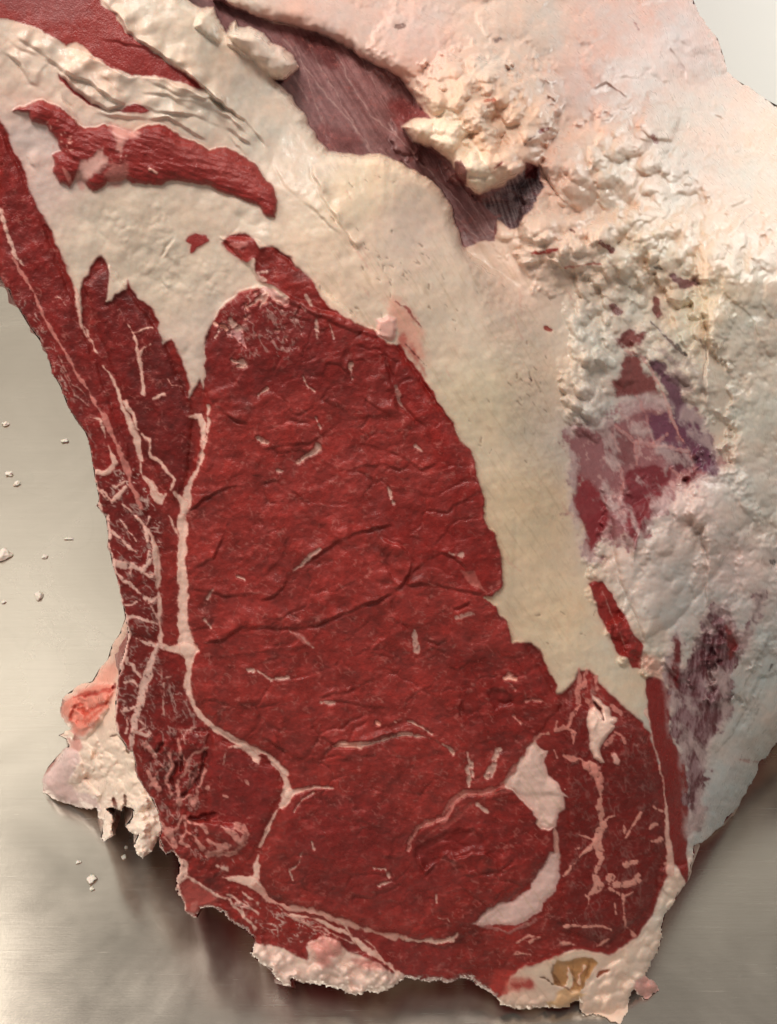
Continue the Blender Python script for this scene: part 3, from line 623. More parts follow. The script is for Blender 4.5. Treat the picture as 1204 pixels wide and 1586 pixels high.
St(400, 1186, '75,-10 105,20 130,70 140,130 120,180 70,240 30,320 5,380', [8, 8, 9, 15, 8, 5, 5, 4], part=SEAM, col=(232, 204, 188)); St(0, 800, '1100,1050 1150,1080 1204,1130', [5, 9, 6]); St(0, 800, '1060,1085 1090,1070 1130,1075', [2, 3, 2])
St(400, 1186, '140,130 200,115 270,100 350,105', [11, 4, 3, 1.5]); St(400, 1186, '260,125 200,160 170,210', [2.5, 2, 1.5])
St(400, 800, '0,1090 40,1110 90,1150 130,1204', [4, 5, 8, 8], part=SEAM); St(0, 1186, '1204,400 1195,480 1190,560', [4, 6, 12], part=SEAM)
St(0, 1186, '1040,525 1100,525 1160,540 1204,560', [6, 9, 14, 16], part=SEAM); St(0, 1186, '1204,560 1230,600', [14, 8], part=SEAM)
St(400, 1186, '0,570 40,620 130,660 260,680 400,730 530,770 640,800 690,805', [12, 7, 6, 7, 8, 6, 8, 4], part=SEAM, col=(216, 172, 158))
St(400, 1186, '690,812 770,815 850,825 905,810 930,780', [3, 4, 8, 7, 3], part=SEAM); St(400, 1186, '150,690 240,710 350,750 420,790 500,850 580,910 660,975', [5, 4, 6, 6, 7, 7, 7], part=SEAM)
St(400, 1186, '50,620 120,680 200,730 300,760 380,800 440,830', 2.4, .7); St(400, 1186, '300,690 380,720 420,770 450,830', 3, .8); St(400, 1186, '500,810 540,850 560,890', 1.5, .7); St(400, 1186, '200,720 260,760 330,790', 2, .6)
# the web of fat in the lower flank
for q, w in (('520,70 560,100 600,140 640,170', [3, 6, 4, 2]), ('530,215 600,232 660,250 705,280', [10, 8, 7, 5]), ('700,170 690,220 660,260', [8, 10, 6]), ('545,260 600,310 640,350 700,390 735,375', [6, 6, 6, 8, 4]),
             ('590,410 615,415 640,400', 3.5), ('600,470 640,470 690,490 740,500', [6, 3, 4, 3]), ('640,570 680,590 720,605 760,612', [2, 7, 5, 3]), ('590,665 625,700 655,750', [7, 6, 5]), ('580,770 620,765 645,790', [5, 3, 3]),
             ('735,600 700,700 670,790 650,880 625,960 620,1040 610,1110', [4, 10, 13, 13, 9, 6, 4]), ('650,880 600,900 570,905', [6, 4, 2]), ('560,20 600,60 640,120', 2), ('690,400 720,440 745,480', 2.5), ('600,330 620,290 610,250', 2),
             ('500,0 510,120 530,250 560,350 580,450 600,560 570,680 545,800 540,900 550,1000', [5, 5, 6, 5, 5, 6, 5, 5, 4, 3]), ('700,0 680,60 690,110', 4), ('620,1000 680,1020 700,1010', 4), ('640,950 690,980 650,1000', 2), ('560,900 600,940 590,1010', 2)):
    St(0, 800, q, w, .9, col=(232, 204, 190), part='marbling_web')
for q, w in (('420,740 470,750 490,840', [2, 4, 2]), ('500,1040 540,1070 580,1040', [2, 4, 3]), ('470,1080 500,1130 540,1130', [3, 5, 3]), ('430,900 435,1000 450,1100 470,1190', [2, 5, 6, 6]), ('570,1140 610,1180 640,1204', [2, 4, 3])):
    St(0, 400, q, w, .85, part='marbling_web')
for q, w in (('770,780 765,850 770,930', 3), ('865,1060 850,1000 910,985', 1.5), ('790,1150 800,1190', 3), ('870,1180 900,1110 970,1075', 2), ('680,1040 700,1080 730,1120', 4), ('745,700 760,760 800,740', 2)): St(0, 800, q, w, .55)
# torn muscle, lower left
for q, w in (('375,230 410,340 370,420 345,500 400,600', [4, 4, 4, 4, 5]), ('700,190 600,230 550,300 530,390 470,470 450,540 460,610', [2, 6, 5, 4, 4, 5, 4]), ('630,350 610,430 570,490 545,550', [3, 4, 6, 6]), ('560,380 600,405', 3), ('470,670 500,650 580,600', [7, 4, 5]),
             ('270,380 240,470 290,560', [3, 4, 3]), ('710,370 690,450 640,560 630,650', [6, 5, 3, 4]), ('460,100 470,200 530,290', [3, 3, 3]), ('150,130 190,200 240,270', [7, 5, 3]), ('250,300 320,350', 3), ('190,400 230,480 200,510', 4), ('240,520 280,570', 5),
             ('490,820 440,930', 4), ('520,820 530,960 490,1000', [5, 4, 6]), ('570,860 640,880 700,930 730,960', [4, 5, 6, 6]), ('540,960 620,1010 690,1110', [3, 5, 5]), ('480,1040 560,1090', 4), ('730,1020 800,1080 850,1110 940,1080', [4, 6, 11, 4]),
             ('870,900 960,950 1010,1010 1060,1080', [3, 6, 9, 7]), ('1000,890 1070,920 1095,980 1060,1050', [10, 14, 12, 9]), ('1090,1060 1000,1140 900,1160 830,1155 740,1165', [8, 4, 5, 9, 7]), ('740,540 725,560', 6), ('880,600 920,640', 4), ('1090,480 1110,500', 4), ('600,650 590,690', 7), ('310,860 370,980 420,1090', [4, 6, 8]), ('380,940 400,1010', 7), ('330,1010 400,1100 450,1180', 3)):
    St(200, 1130, q, w, .85, col=(216, 158, 146), sc=6.02, part='marbling_web', rag=1.2)
St(200, 1130, '900,190 960,165 1040,160 1110,190', 2.5, .8, sc=6.02); St(200, 1130, '910,200 875,330', 2, .6, sc=6.02)
St(0, 1186, '820,430 860,460 850,510 830,560 860,660', [6, 13, 14, 6, 8], .9, part='marbling_web'); St(0, 1186, '870,510 960,575 1060,625 1130,690 1190,760', [3, 5, 4, 5, 4], .85, part='marbling_web'); St(0, 1186, '910,640 900,700 930,700', [8, 10, 6], .6); St(0, 1186, '1010,470 1060,480', [3, 8], .7)
St(0, 1186, '1130,590 1204,640', [4, 7], .8); St(0, 1186, '1060,600 1150,650 1204,690', 2.5, .7)
# loin marks
St(400, 800, '345,1070 400,1062 470,1070', [4, 11, 5], col=(226, 184, 165)); St(400, 800, '470,1068 560,1050 640,1020 720,1018 800,1035', [6, 3, 5, 3, 1.5], .85); St(400, 800, '700,950 750,980 810,1015', [2, 3, 2.5], .8); St(400, 800, '860,1060 910,1105', [2, 5], .8)
St(400, 800, '150,535 205,560 255,608', [2, 3, 1.5], .7); A.reg(None, Z(400, 800, '145,535 200,540 262,610 215,590'), (184, 104, 96), .3, rag=1, mix=.6)
St(400, 800, '165,255 230,200 285,150', [3, 4.5, 3], .6); St(400, 800, '890,172 950,178', [3, 6], .6); St(400, 800, '300,860 360,872', [5, 3], .7); St(400, 800, '0,720 60,765 145,750', [3, 3, 3], .8)
A.reg(None, Z(400, 800, '945,250 1010,260 1050,340 1070,355 990,320'), (206, 124, 112), .4, rag=2, mix=.6); St(400, 800, '730,540 740,620', [4, 10], .5)
St(400, 800, '930,470 1000,450', [8, 3], .4); St(400, 400, '185,950 230,925 280,880', [4, 8, 12], .85); St(400, 400, '430,490 438,560', [5, 3], .8); St(400, 400, '210,550 225,595 265,620', [2, 3, 1.5], .7); St(400, 400, '270,290 275,370', 3.5, .6); St(400, 400, '340,310 352,370', 4, .6)
St(400, 400, '640,600 660,670 690,720', [5, 4, 2], .4); St(400, 400, '0,640 45,605', [4, 5], .8); St(400, 400, '5,840 40,860', [8, 4], .8); St(400, 400, '605,1070 625,1140', [3, 6], .7); St(400, 400, '735,875 765,900', 6, .6); St(400, 400, '220,180 250,220', 4, .6); St(400, 400, '95,990 110,995', 4, .8); St(400, 400, '265,740 290,795', [1.5, 3], .8)
St(250, 340, '960,660 1060,700 1150,770', [9, 13, 9], .95, (212, 170, 162), sc=6.02, part=SEAM); St(250, 340, '980,700 920,810', [8, 3], .85, sc=6.02); St(250, 340, '630,1060 700,1050 730,1100 780,1190', [8, 14, 9, 3], .9, (212, 168, 166), sc=6.02); St(250, 340, '640,940 710,1010', [6, 10], .7, sc=6.02)
St(250, 340, '555,1000 610,1020', [4, 5], 1, (240, 205, 185), sc=6.02); St(250, 340, '490,970 510,990', 4, 1, (240, 205, 185), sc=6.02); St(250, 340, '780,840 870,770 950,720', [2, 5, 6], .7, sc=6.02); St(250, 340, '540,1040 500,1100', 2, .8, sc=6.02); St(250, 340, '905,500 985,480', 3, .6, sc=6.02); St(250, 340, '910,540 960,560', 5, .6, sc=6.02)
A.specks(P('360,455 400,450 450,480 470,520 400,530 370,490'), 45, (2, 7), 50, (1.5, 3.2), (228, 168, 150), 61, sp=60, mix=.9)
A.stroke(P('358,378 372,382 380,378'), [6, 9, 5], (196, 120, 112), .5, mix=.6)
St(0, 400, '1080,470 1140,495 1110,505', [2, 8, 3], .8); St(400, 1186, '160,530 150,490 185,460 210,400', [4, 3, 2, 1.5], .6); St(400, 1186, '250,350 260,385', [1.5, 4], .7); St(400, 1186, '540,475 590,485 615,525', [2, 4, 2.5], .7); St(400, 1186, '555,552 620,545', 2.5, .7); St(400, 1186, '830,600 835,640', 2, .8)
St(400, 1186, '835,710 880,710 890,730', 2, .5); St(0, 800, '950,480 985,520', 2.5, .7); St(0, 800, '990,345 970,380', 3, .6); St(0, 800, '1110,285 1140,290', 4, .8); St(0, 800, '1150,715 1180,725', 6, .7)
# right side muscle
for q, w in (('340,0 380,40 395,110 385,190 405,270 375,350 395,430 365,510 385,560 350,600', [14, 12, 6, 8, 10, 12, 9, 8, 12, 6]), ('405,270 430,240 475,225', [7, 5, 2]), ('375,350 320,330 290,320', [5, 3, 1.5]), ('375,350 320,400 280,450 220,510', [6, 4, 3, 2.5]),
             ('580,220 545,280 510,340', [4, 4, 3]), ('430,550 470,560 550,545 570,510', [3, 11, 8, 5]), ('440,570 480,600', [7, 3]), ('510,460 560,452', [8, 7]), ('495,600 500,680 510,750 545,790', [3, 3, 3, 6]), ('500,610 540,590', 2), ('430,520 440,530', 7),
             ('330,660 340,620 325,600', 2), ('220,745 300,750 370,745 440,765', [3, 4, 3, 2.5], ), ('460,640 470,690', 2.5), ('640,350 670,340', 5), ('620,290 650,270', 5), ('640,190 680,210', 3), ('500,280 505,310', 3), ('380,840 430,810', 3), ('210,820 260,830', 4), ('270,385 285,380', 4), ('690,455 705,455', 3.5), ('60,820 100,800', 3), ('0,880 70,880', 4), ('0,830 60,790 110,800', 2)):
    St(800, 1186, q, w, .92, col=(214, 160, 145), part='marbling_web')
St(800, 1186, '667,0 690,60 700,140 705,220 712,330 720,420 720,500', [6, 6, 7, 9, 10, 12, 12], part=SEAM, col=(220, 185, 170)); St(800, 800, '610,910 640,980 650,1060 675,1160 690,1210', [8, 9, 7, 5, 5], part=SEAM, col=(222, 195, 178))
for q, w in (('710,240 740,340 690,400', None),): pass
for q, w in (('1040,60 700,250 710,390', None),): pass
for q, w, o in (('710,100 700,230 690,400', [6, 8, 9], 1), ('770,100 750,250', [4, 6], 1), ('720,440 640,520 600,640', [4, 4, 5], 1), ('600,650 660,700 650,800', [3, 5, 3], 1), ('480,670 560,640 600,650', [2, 6, 5], 1), ('560,900 650,930 720,940 790,1000 850,1060', [5, 7, 7, 6, 12], 1), ('850,1060 890,1120 900,1204', [16, 14, 8], 1),
                ('1040,690 1100,720 1130,790', [3, 6, 3], 1), ('1030,690 990,770 940,830', [6, 8, 3], 1), ('200,390 270,380 340,385', 2.5, 1), ('420,700 340,710 290,770', [4, 5, 5], 1), ('500,590 480,660', 3, 1), ('100,540 160,600', 4, 1), ('480,860 490,920', 2, 1), ('780,400 830,430', 8, 1), ('1010,440 1080,500 1100,530', 5, 1), ('860,180 870,290', 5, 1)):
    St(780, 1020, q, w, .85, col=(208, 142, 130), sc=6.02, part='marbling_web')
# edge strip muscles on the right
sl, sd = A.reg('edge_muscle', Z(800, 800, '340,315 370,300 400,300 430,330 480,420 530,510 590,610 590,650 580,710 540,705 490,650 450,590 400,480 360,390'), (140, 30, 26), 0, rag=2)
sl, sd = A.reg('edge_muscle', Z(800, 800, '600,755 615,740 640,745 690,770 722,830 720,920 712,1000 740,1060 790,1140 800,1300 805,1420 795,1500 795,1600 808,1700 805,1740 780,1690 740,1620 722,1530 705,1380 690,1260 670,1160 640,1050 615,930'), (130, 16, 14), 0, rag=2)
for q in ('450,350 500,450 560,600', '400,340 450,480 520,620'): St(800, 800, q, 1.2, .3)
A.reg(None, Z(800, 800, '590,640 640,650 680,700 670,750 610,740 580,700'), (222, 168, 150), .6, rag=5, soft=5, mix=.6)
St(400, 1186, '1204,10 1160,80 1100,110 1040,125 960,125 900,170 880,210 870,250 800,265 740,290 715,340 700,390', [10, 8, 6, 7, 9, 11, 10, 8, 5, 4, 4, 3], .75, (206, 140, 130)); St(400, 1186, '1204,100 1130,120 1060,150 1000,180 940,230 880,270 820,290 780,330', [5, 5, 4, 5, 6, 7, 7, 3], .5, (170, 84, 76))
St(400, 1186, '975,0 985,60 980,100', [4, 6, 3], .7); St(400, 800, '975,1100 990,1150 1000,1204', [3, 6, 6], .7); St(400, 800, '1120,1090 1100,1160 1070,1204', [6, 8, 10], .6); St(400, 1186, '1020,180 1070,215', [8, 4], .6)
tone('300,480 420,450 560,520 640,580 600,640 480,600 360,640 320,600', (112, 14, 15), .45, 20, 20); tone('440,1290 560,1260 640,1300 720,1360 640,1420 500,1400', (118, 22, 22), .5, 20, 20)
tone('130,720 240,800 240,1100 190,1140 170,900', (104, 10, 10), .6); tone('560,780 700,740 760,820 740,900 640,880', (126, 18, 15), .5, 20, 20); tone('880,1080 1040,1200 1020,1420 900,1460 870,1300', (106, 6, 6), .5)
# ---- inset white fat pieces in the face
sl, sd = A.reg('fat_wedge', P('800,1192 805,1178 816,1164 822,1150 829,1146 836,1156 843,1163 842,1180 850,1200 864,1212 873,1230 874,1252 864,1262 862,1278 850,1287 838,1284 830,1277 834,1270 826,1258 810,1240 797,1228 790,1214'), (226, 196, 184), 1, rag=2, up=.0012)
A.reg('fat_wedge', P('858,1280 866,1290 868,1330 862,1336 858,1310'), (205, 160, 146), .8, rag=1)
A.reg('fat_wedge', P('852,1322 866,1322 868,1340 864,1362 861,1378 842,1398 838,1412 820,1420 800,1436 770,1430 745,1436 732,1430 744,1414 768,1404 800,1392 820,1376 834,1352 845,1334'), (216, 186, 178), 1, rag=3, up=.0010)
A.stroke(P('740,1433 790,1445 830,1425'), [3, 6, 5], (172, 110, 104), .6, mix=.7)
A.reg('fat_wedge', Z(780, 1020, '135,980 210,940 220,840 260,790 330,820 350,860 410,870 375,930 370,1010 440,1150 520,1204 600,1290 130,1260 60,1204 20,1190 30,1130 110,1060 125,1100', 6.02), (224, 196, 184), 1, rag=2, up=.0006)
A.lip(P('822,1155 826,1175 838,1200 846,1215'), .0012, 8); A.lip(P('800,1235 840,1225 872,1232'), -.001, 10)
# curl of fat
A.reg('fat_curl', Z(780, 1020, '830,340 870,360 980,470 1020,540 1070,560 1060,590 1010,610 1030,640 1000,680 960,740 920,800 900,850 940,960 900,970 840,930 800,800 790,620 780,560 800,480 850,440 870,440', 6.02), (232, 205, 190), 1, rag=1.5, up=.0022, uw=4)
A.stroke(Z(780, 1020, '850,400 900,470 940,570', 6.02), [3, 6, 3], (92, 10, 10), 0, rag=.5, up=-.003)
A.lip(Z(780, 1020, '850,460 880,560 870,700 890,850', 6.02), .0014, 6)
A.stroke(Z(780, 1020, '1030,900 1060,960', 6.02), [8, 9], (230, 190, 178), 1, 'fat_speck', up=.001)
A.stroke(Z(780, 1020, '20,180 60,170 100,190', 6.02), [5, 8, 6], (238, 205, 185), 1, 'fat_speck', up=.001); A.stroke(Z(780, 1020, '60,240 100,300', 6.02), [3, 5], (225, 160, 150), 1, 'fat_speck')
for a, b, r in ((585, 1120, 4), (790, 1044, 5), (876, 1222, 5), (612, 1118, 2)): A.stroke([(a, b), (a + 1.5, b + 1)], r, (238, 205, 188), 1, 'fat_speck', up=.0008)
# small red islands in the upper white fat
A.reg('lean_island', Z(250, 340, '230,200 250,160 320,140 420,150 445,180 440,205 400,230 340,260 310,300 270,315 265,270 270,230', 6.02), (150, 45, 42), 0, rag=1.5)
# ---- upper left
A.reg('upper_muscle', P('-90,-60 155,-60 156,0 158,7 172,14 181,20 181,32 196,51 215,64 233,76 272,103 300,122 318,140 300,135 286,128 249,120 206,116 190,110 173,106 153,90 135,76 120,65 103,70 80,56 60,44 40,38 20,30 -90,22'), (150, 52, 48), .1, rag=2.5, soft=1.8)
tone('-60,-60 150,-40 140,20 100,40 60,30 0,10', (150, 84, 84), .55, 12, 16); tone('150,60 200,60 290,120 240,115 160,85', (146, 36, 34), .6)
F('0,0 100,0 150,20 200,70 260,110 200,108 120,60 40,30', 60, (5, 16), 30, (1.2, 2.2), 21, 30, .5)
A.reg('lean_strip', P('90,113 100,123 123,146 143,159 173,171 190,170 199,163 219,163 233,173 219,176 193,174 166,169 140,163 116,146 96,128'), (140, 30, 28), 0, rag=1)
MID = Z(0, 0, '40,520 90,500 150,475 200,465 260,485 320,530 360,575 400,600 470,585 530,590 620,620 640,600 700,580 780,585 850,640 920,665 980,700 1050,690 1130,720 1200,780 1260,850 1300,950 1290,1020 1240,1005 1204,965 1170,950 1080,910 1000,880 900,850 800,845 720,865 620,855 585,835 500,850 480,880 430,900 400,860 380,830 350,840 325,880 280,850 250,800 245,720 290,710 270,660 220,590 150,570 130,530')
A.reg('middle_muscle', MID, (142, 36, 33), 0, rag=2.5, soft=1.6)
tone('95,160 130,190 120,260 100,280 85,240', (135, 28, 27), .5)
tone('240,215 300,215 400,250 425,300 400,300 300,250', (158, 60, 54), .5, 8, 10)
A.reg(None, Z(0, 0, '515,575 560,590 640,605 650,625 600,640 575,670 560,710 545,700 540,650'), (212, 160, 150), .8, rag=5, soft=5)
A.reg(None, Z(0, 0, '350,830 370,770 430,740 480,690 490,725 525,745 500,780 430,810 400,850 380,900'), (210, 170, 160), .9, rag=6, soft=4)
A.reg(None, Z(0, 0, '500,800 520,740 555,760 590,760 590,840 540,880 500,870'), (190, 128, 118), .7, rag=6, soft=6, mix=.7)
A.reg(None, Z(0, 0, '290,770 320,800 340,850 320,860'), (200, 130, 120), .6, rag=1, mix=.7)
fib = fbm(X, Y, 7, 3, 555, .7, 18, 5.0); sl = A.box(MID, 2); mm = ss(0, 8, A.sdpoly(MID, sl)) * (1 - A.fat[sl]); A.h[sl] += .0011 * fib[sl] * mm
A.bump(MID, .004, 26)
F('80,170 120,190 200,215 300,220 410,290 300,275 220,270 120,250 90,260', 60, (4, 14), 20, (1.2, 2.4), 22, 30, .5); A.specks(P('70,180 120,185 110,230 90,250'), 16, (2, 6), 20, (1.5, 2.5), (232, 178, 165), 23, sp=60, mix=.9); A.specks(P('180,235 200,235 200,265 180,265'), 9, (2, 5), 60, (1.5, 2.5), (235, 190, 175), 24, sp=60, mix=.9)
A.stroke(P('234,263 242,268'), 5, (240, 205, 190), .9, up=.0005)
# blood-stained spot next to the eye
A.reg(None, Z(400, 400, '600,180 660,195 720,260 760,330 780,430 800,500 760,480 700,400 640,350 620,260'), (218, 150, 130), .8, rag=8, soft=9, mix=.6)
A.reg(None, Z(400, 400, '640,370 680,340 700,390 760,480 790,560 700,450'), (178, 60, 48), .3, rag=8, soft=6, mix=.7)
A.stroke(Z(400, 400, '640,200 690,225 720,270 760,320'), [2, 5, 3, 2], (140, 36, 30), .3, mix=.8); A.stroke(Z(400, 400, '690,400 720,440 790,500'), 1.5, (90, 30, 24), .3, mix=.8)
A.reg('fat_nub', Z(400, 400, '550,290 600,270 640,280 650,330 640,380 610,388 570,375 550,350'), (222, 180, 168), 1, rag=2, up=.002)

# ---- right outer side: purple muscle showing through the thin fat
MEM = Z(800, 400, '250,790 330,775 400,770 450,740 480,740 500,660 640,650 700,680 740,780 800,700 860,760 935,960 940,1010 905,1035 840,1040 790,1060 740,1090 700,1160 640,1204 590,1290 540,1350 500,1310 410,1310 370,1400 330,1400 290,1260 260,1150 250,900')
sl, sd = A.reg('shoulder_muscle', MEM, (150, 98, 102), .5, rag=22, soft=7, mix=.95)
m = ss(-4, 6, sd); f = fbm(X[sl], Y[sl], 24, 5, 611, .65, 60, 1.6); k = (m * ss(.05, .28, f))[..., None]
A.col[sl] += (lin((196, 160, 156)).astype(np.float32) - A.col[sl]) * k * .8
def PM(q, c, rg=9, sf=4, mix=.92, t='shoulder_muscle', oy=400): return A.reg(t, Z(800, oy, q), c, .25, rag=rg, soft=sf, mix=mix)
PM('465,380 510,340 560,345 600,350 600,400 560,420 520,405', (120, 44, 44)); PM('510,450 560,470 620,540 665,600 690,655 640,650 600,630 540,640 480,650 440,590 490,520', (124, 42, 42))
PM('600,460 660,470 720,540 780,640 800,700 860,760 910,860 940,1000 910,1030 850,980 800,900 760,850 730,760 700,650 670,570 620,500', (104, 54, 78))
PM('600,715 700,720 730,800 780,880 810,960 740,1000 690,920 640,860 620,780', (112, 60, 82)); PM('400,800 470,790 540,840 560,950 500,970 430,930 400,860', (130, 76, 78), 8, 6)
PM('490,1040 560,970 640,960 720,980 700,1050 660,1140 640,1204 600,1260 560,1290 520,1360 505,1310 520,1200', (120, 34, 44), 6, 4); PM('290,1000 340,1020 400,1100 440,1160 420,1250 380,1310 350,1390 320,1350 300,1250 270,1180', (136, 38, 46), 8, 5); PM('690,900 780,905 810,970 740,1000', (104, 44, 54)); PM('760,1020 820,990 840,1020 800,1050', (118, 26, 36))
PM('430,220 460,215 495,250 470,275', (120, 56, 56), 3, 1.5); PM('640,175 665,190 680,270 655,290 635,240', (122, 52, 52), 3, 1.5); PM('700,60 760,90 830,110 850,130 780,145 730,110', (126, 76, 80), 6, 2)
PM('680,520 740,520 800,560 830,640 800,640 720,560', (130, 104, 104), 8, 5, .7); PM('480,660 600,640 690,660 690,710 600,705 500,740', (206, 178, 176), 4, 4, .7); PM('640,420 700,430 760,500 740,500', (140, 110, 112), 6, 4, .6)
St(800, 400, '510,430 580,450 640,540 690,640 720,740 780,860', [3, 4, 4, 3, 3, 3], .8, (205, 170, 165)); St(800, 400, '560,640 600,720 640,860', 3, .5, (200, 160, 160))
for q in ('460,780 560,860 640,870', '560,860 560,960', '640,870 720,880 800,900', '650,860 700,820', '480,960 500,1050 480,1150', '720,980 760,1020', '440,820 480,900'): St(800, 400, q, 4, .6, (198, 160, 158))
A.reg(None, Z(800, 400, '620,290 700,360 800,470 880,560 880,640 840,560 740,440'), (150, 136, 132), .8, rag=6, soft=6, mix=.5)
St(800, 400, '620,290 700,370 780,450', 2, .8, (90, 66, 66), up=-.0006); St(800, 400, '860,380 885,450 870,560', 2, .6, (120, 100, 96), up=-.0006); St(800, 400, '750,405 790,450', 3, .8, (70, 58, 60)); St(800, 400, '640,40 680,50', 3, .8, (60, 50, 44))
# lower purple streaks
LOW = Z(800, 800, '690,700 725,620 750,500 768,600 775,690 830,650 860,540 880,460 920,440 960,420 990,380 990,430 960,470 1010,490 1040,550 1080,480 1120,400 1150,360 1140,420 1100,500 1060,620 1020,680 1000,760 990,880 960,960 930,1020 890,1100 880,1204 870,1380 840,1450 805,1480 800,1300 790,1180 760,1100 720,980 722,830')
sl, sd = A.reg('shank_muscle', LOW, (112, 62, 74), .4, rag=14, soft=4); m = ss(-2, 4, sd)
fibre_colour(sl, m, 97, 9, (92, 40, 46), (158, 128, 132), 21, .9, 5)
for q, c in (('725,640 750,500 768,600 770,700 750,830 700,780', (112, 14, 18)), ('970,510 1000,490 1030,560 1030,640 1000,660 975,600', (118, 30, 30)), ('1040,560 1070,540 1080,600 1040,650', (104, 18, 24)), ('880,720 940,680 950,760 920,830 890,800', (96, 30, 36)), ('870,470 920,440 910,480 870,530', (86, 40, 46))):
    A.reg('shank_muscle', Z(800, 800, q), c, .1, rag=4, soft=3, mix=.9)
St(800, 800, '1150,360 1100,480', 4, .7, (84, 60, 62)); St(800, 800, '1190,690 1180,720', 3, .8, (60, 50, 50)); St(800, 800, '1185,208 1200,212', 4, .8, (60, 50, 50), up=0)
for q in ('1090,860 1000,1020 930,1100', '1130,900 1080,1000', '1000,850 970,900', '1150,800 1060,960', '1180,560 1120,680 1040,820'): St(800, 800, q, 1.6, .5, (120, 112, 100), up=-.0004)
for q, sd0 in ((MEM, 1201), (LOW, 1231)):
    sl = A.box(q, 40); sdv = A.sdpoly(q, sl); n = fbm(X[sl], Y[sl], 34, 5, sd0, .62, 65, 1.8)
    veil = np.clip(ss(.02, .38, n + .25 * ss(22, -2, sdv)) * .6, 0, 1) * ss(-14, 0, sdv)
    c = lin((206, 192, 188)).astype(np.float32); A.col[sl] += (c - A.col[sl]) * veil[..., None]; A.fat[sl] = np.maximum(A.fat[sl], veil); A.h[sl] += .0012 * veil
# pale streaking of the lower outer membrane
LMEM = P('1040,860 1100,900 1300,950 1300,1200 1180,1230 1070,1320 1060,1200 1090,1080')
sl = A.box(LMEM, 20); sd = A.sdpoly(LMEM, sl); m = ss(-10, 25, sd) * (A.fat[sl] > .7); f = fbm(X[sl], Y[sl], 12, 4, 700, .65, 118, 7)
A.col[sl] *= (1 + .22 * f * m)[..., None]; A.h[sl] += .0012 * f * m
St(800, 800, '1040,1130 1110,1145 1160,1150', [3, 5, 3], .6, (150, 84, 74), up=-.001)
# right-bottom: marrow / cartilage and rim
A.reg('tendon', Z(780, 1440, '360,260 380,220 480,215 560,205 640,208 680,240 640,290 610,340 570,400 545,450 520,460 440,430 370,390 350,330', 4.63), (184, 140, 92), .7, rag=1, soft=1.5, up=-.002)
A.reg('tendon', Z(780, 1440, '380,450 440,420 520,440 560,460 600,450 550,500 480,560 400,565 320,555 300,520 360,500', 4.63), (212, 178, 136), .8, rag=1.5, soft=2.5)
A.stroke(Z(780, 1440, '465,280 490,350 460,410 430,415', 4.63), [4, 10, 10, 5], (240, 222, 194), 1, up=.0015, rag=.5); A.stroke(Z(780, 1440, '580,270 545,330 540,380', 4.63), [7, 5, 5], (236, 212, 178), 1, up=.001, rag=.5)
A.stroke(Z(780, 1440, '760,280 700,310 680,340', 4.63), [2, 5, 3], (150, 84, 60), .5, up=-.001)
A.reg(None, Z(780, 1440, '0,380 50,330 150,350 200,340 240,400 220,430 100,440 0,470', 4.63), (200, 110, 96), .4, rag=4, soft=6, mix=.8); A.reg(None, Z(780, 1440, '50,380 150,390 190,340 235,400 200,420 90,420', 4.63), (168, 50, 44), .3, rag=3, soft=4, mix=.8); A.reg(None, Z(780, 1440, '-60,300 60,280 30,400 -30,470 -120,480', 4.63), (176, 54, 46), .2, rag=3, soft=5, mix=.8)
A.stroke(Z(780, 1440, '260,340 330,370 360,390', 4.63), 2, (120, 90, 70), .6, up=-.001)
A.reg('fat_scrap', P('983,1518 999,1512 1018,1520 1023,1536 1010,1540 1006,1552 996,1548 980,1534'), (206, 152, 146), .9, rag=2, soft=2, mix=.8)
whole('rim_fat', P('1074,1312 1085,1330 1040,1500 1030,1600 880,1600 760,1570 780,1530 800,1500')) if False else None
RIM = P('1038,1345 1066,1319 1090,1320 1080,1600 760,1600 770,1540 800,1505 833,1494 863,1484 903,1474 943,1484 970,1470 1000,1440 1020,1400')
sl = A.box(RIM, 4); m = (A.sdpoly(RIM, sl) > 0) & (A.label[sl] != A.pid('tendon')) & (A.label[sl] != A.pid('fat_scrap')) & (A.fat[sl] > .5); A.label[sl][m] = A.pid('rim_fat')
A.lip(P('1036,1350 1020,1420 980,1480 930,1505 900,1540'), -.0012, 9)
A.lip(P('1050,1340 1050,1370 1025,1410 1000,1450'), .001, 6); A.lip(P('960,1500 985,1515 975,1540'), -.002, 10)
A.stroke(Z(780, 1440, '360,250 350,320 400,400 500,450', 4.63), [3, 4, 4, 2], (120, 78, 50), .6, up=-.0012, rag=.5, mix=.7)
A.stroke(Z(780, 1440, '500,220 500,300 520,400', 4.63), [3, 4, 3], (150, 108, 68), .6, up=-.0008, rag=.5, mix=.8); A.stroke(Z(780, 1440, '620,240 590,330 560,420', 4.63), [3, 4, 3], (150, 108, 68), .6, up=-.0008, rag=.5, mix=.8)
# bottom crumb of fat on the left
CR0 = P('385,1462 400,1463 430,1468 450,1478 462,1492 480,1500 476,1480 470,1465 490,1455 505,1450 528,1458 534,1478 545,1480 570,1485 600,1500 622,1508 634,1515 600,1560 440,1540 380,1500')
A.reg('bottom_fat', CR0, (228, 205, 192), 1, rag=6, soft=2, up=.0006)
A.reg(None, P('478,1465 500,1450 530,1458 530,1475 515,1485 520,1500 500,1498 490,1485'), (212, 130, 120), .6, rag=4, soft=5, mix=.7); A.reg(None, P('545,1484 575,1486 600,1502 560,1502'), (200, 130, 120), .6, rag=4, soft=5, mix=.7)
A.reg('flank_muscle', P('286,1365 292,1362 330,1385 335,1400 312,1412 306,1424 292,1420 280,1400'), (176, 80, 72), .3, rag=3, soft=5, mix=.8)

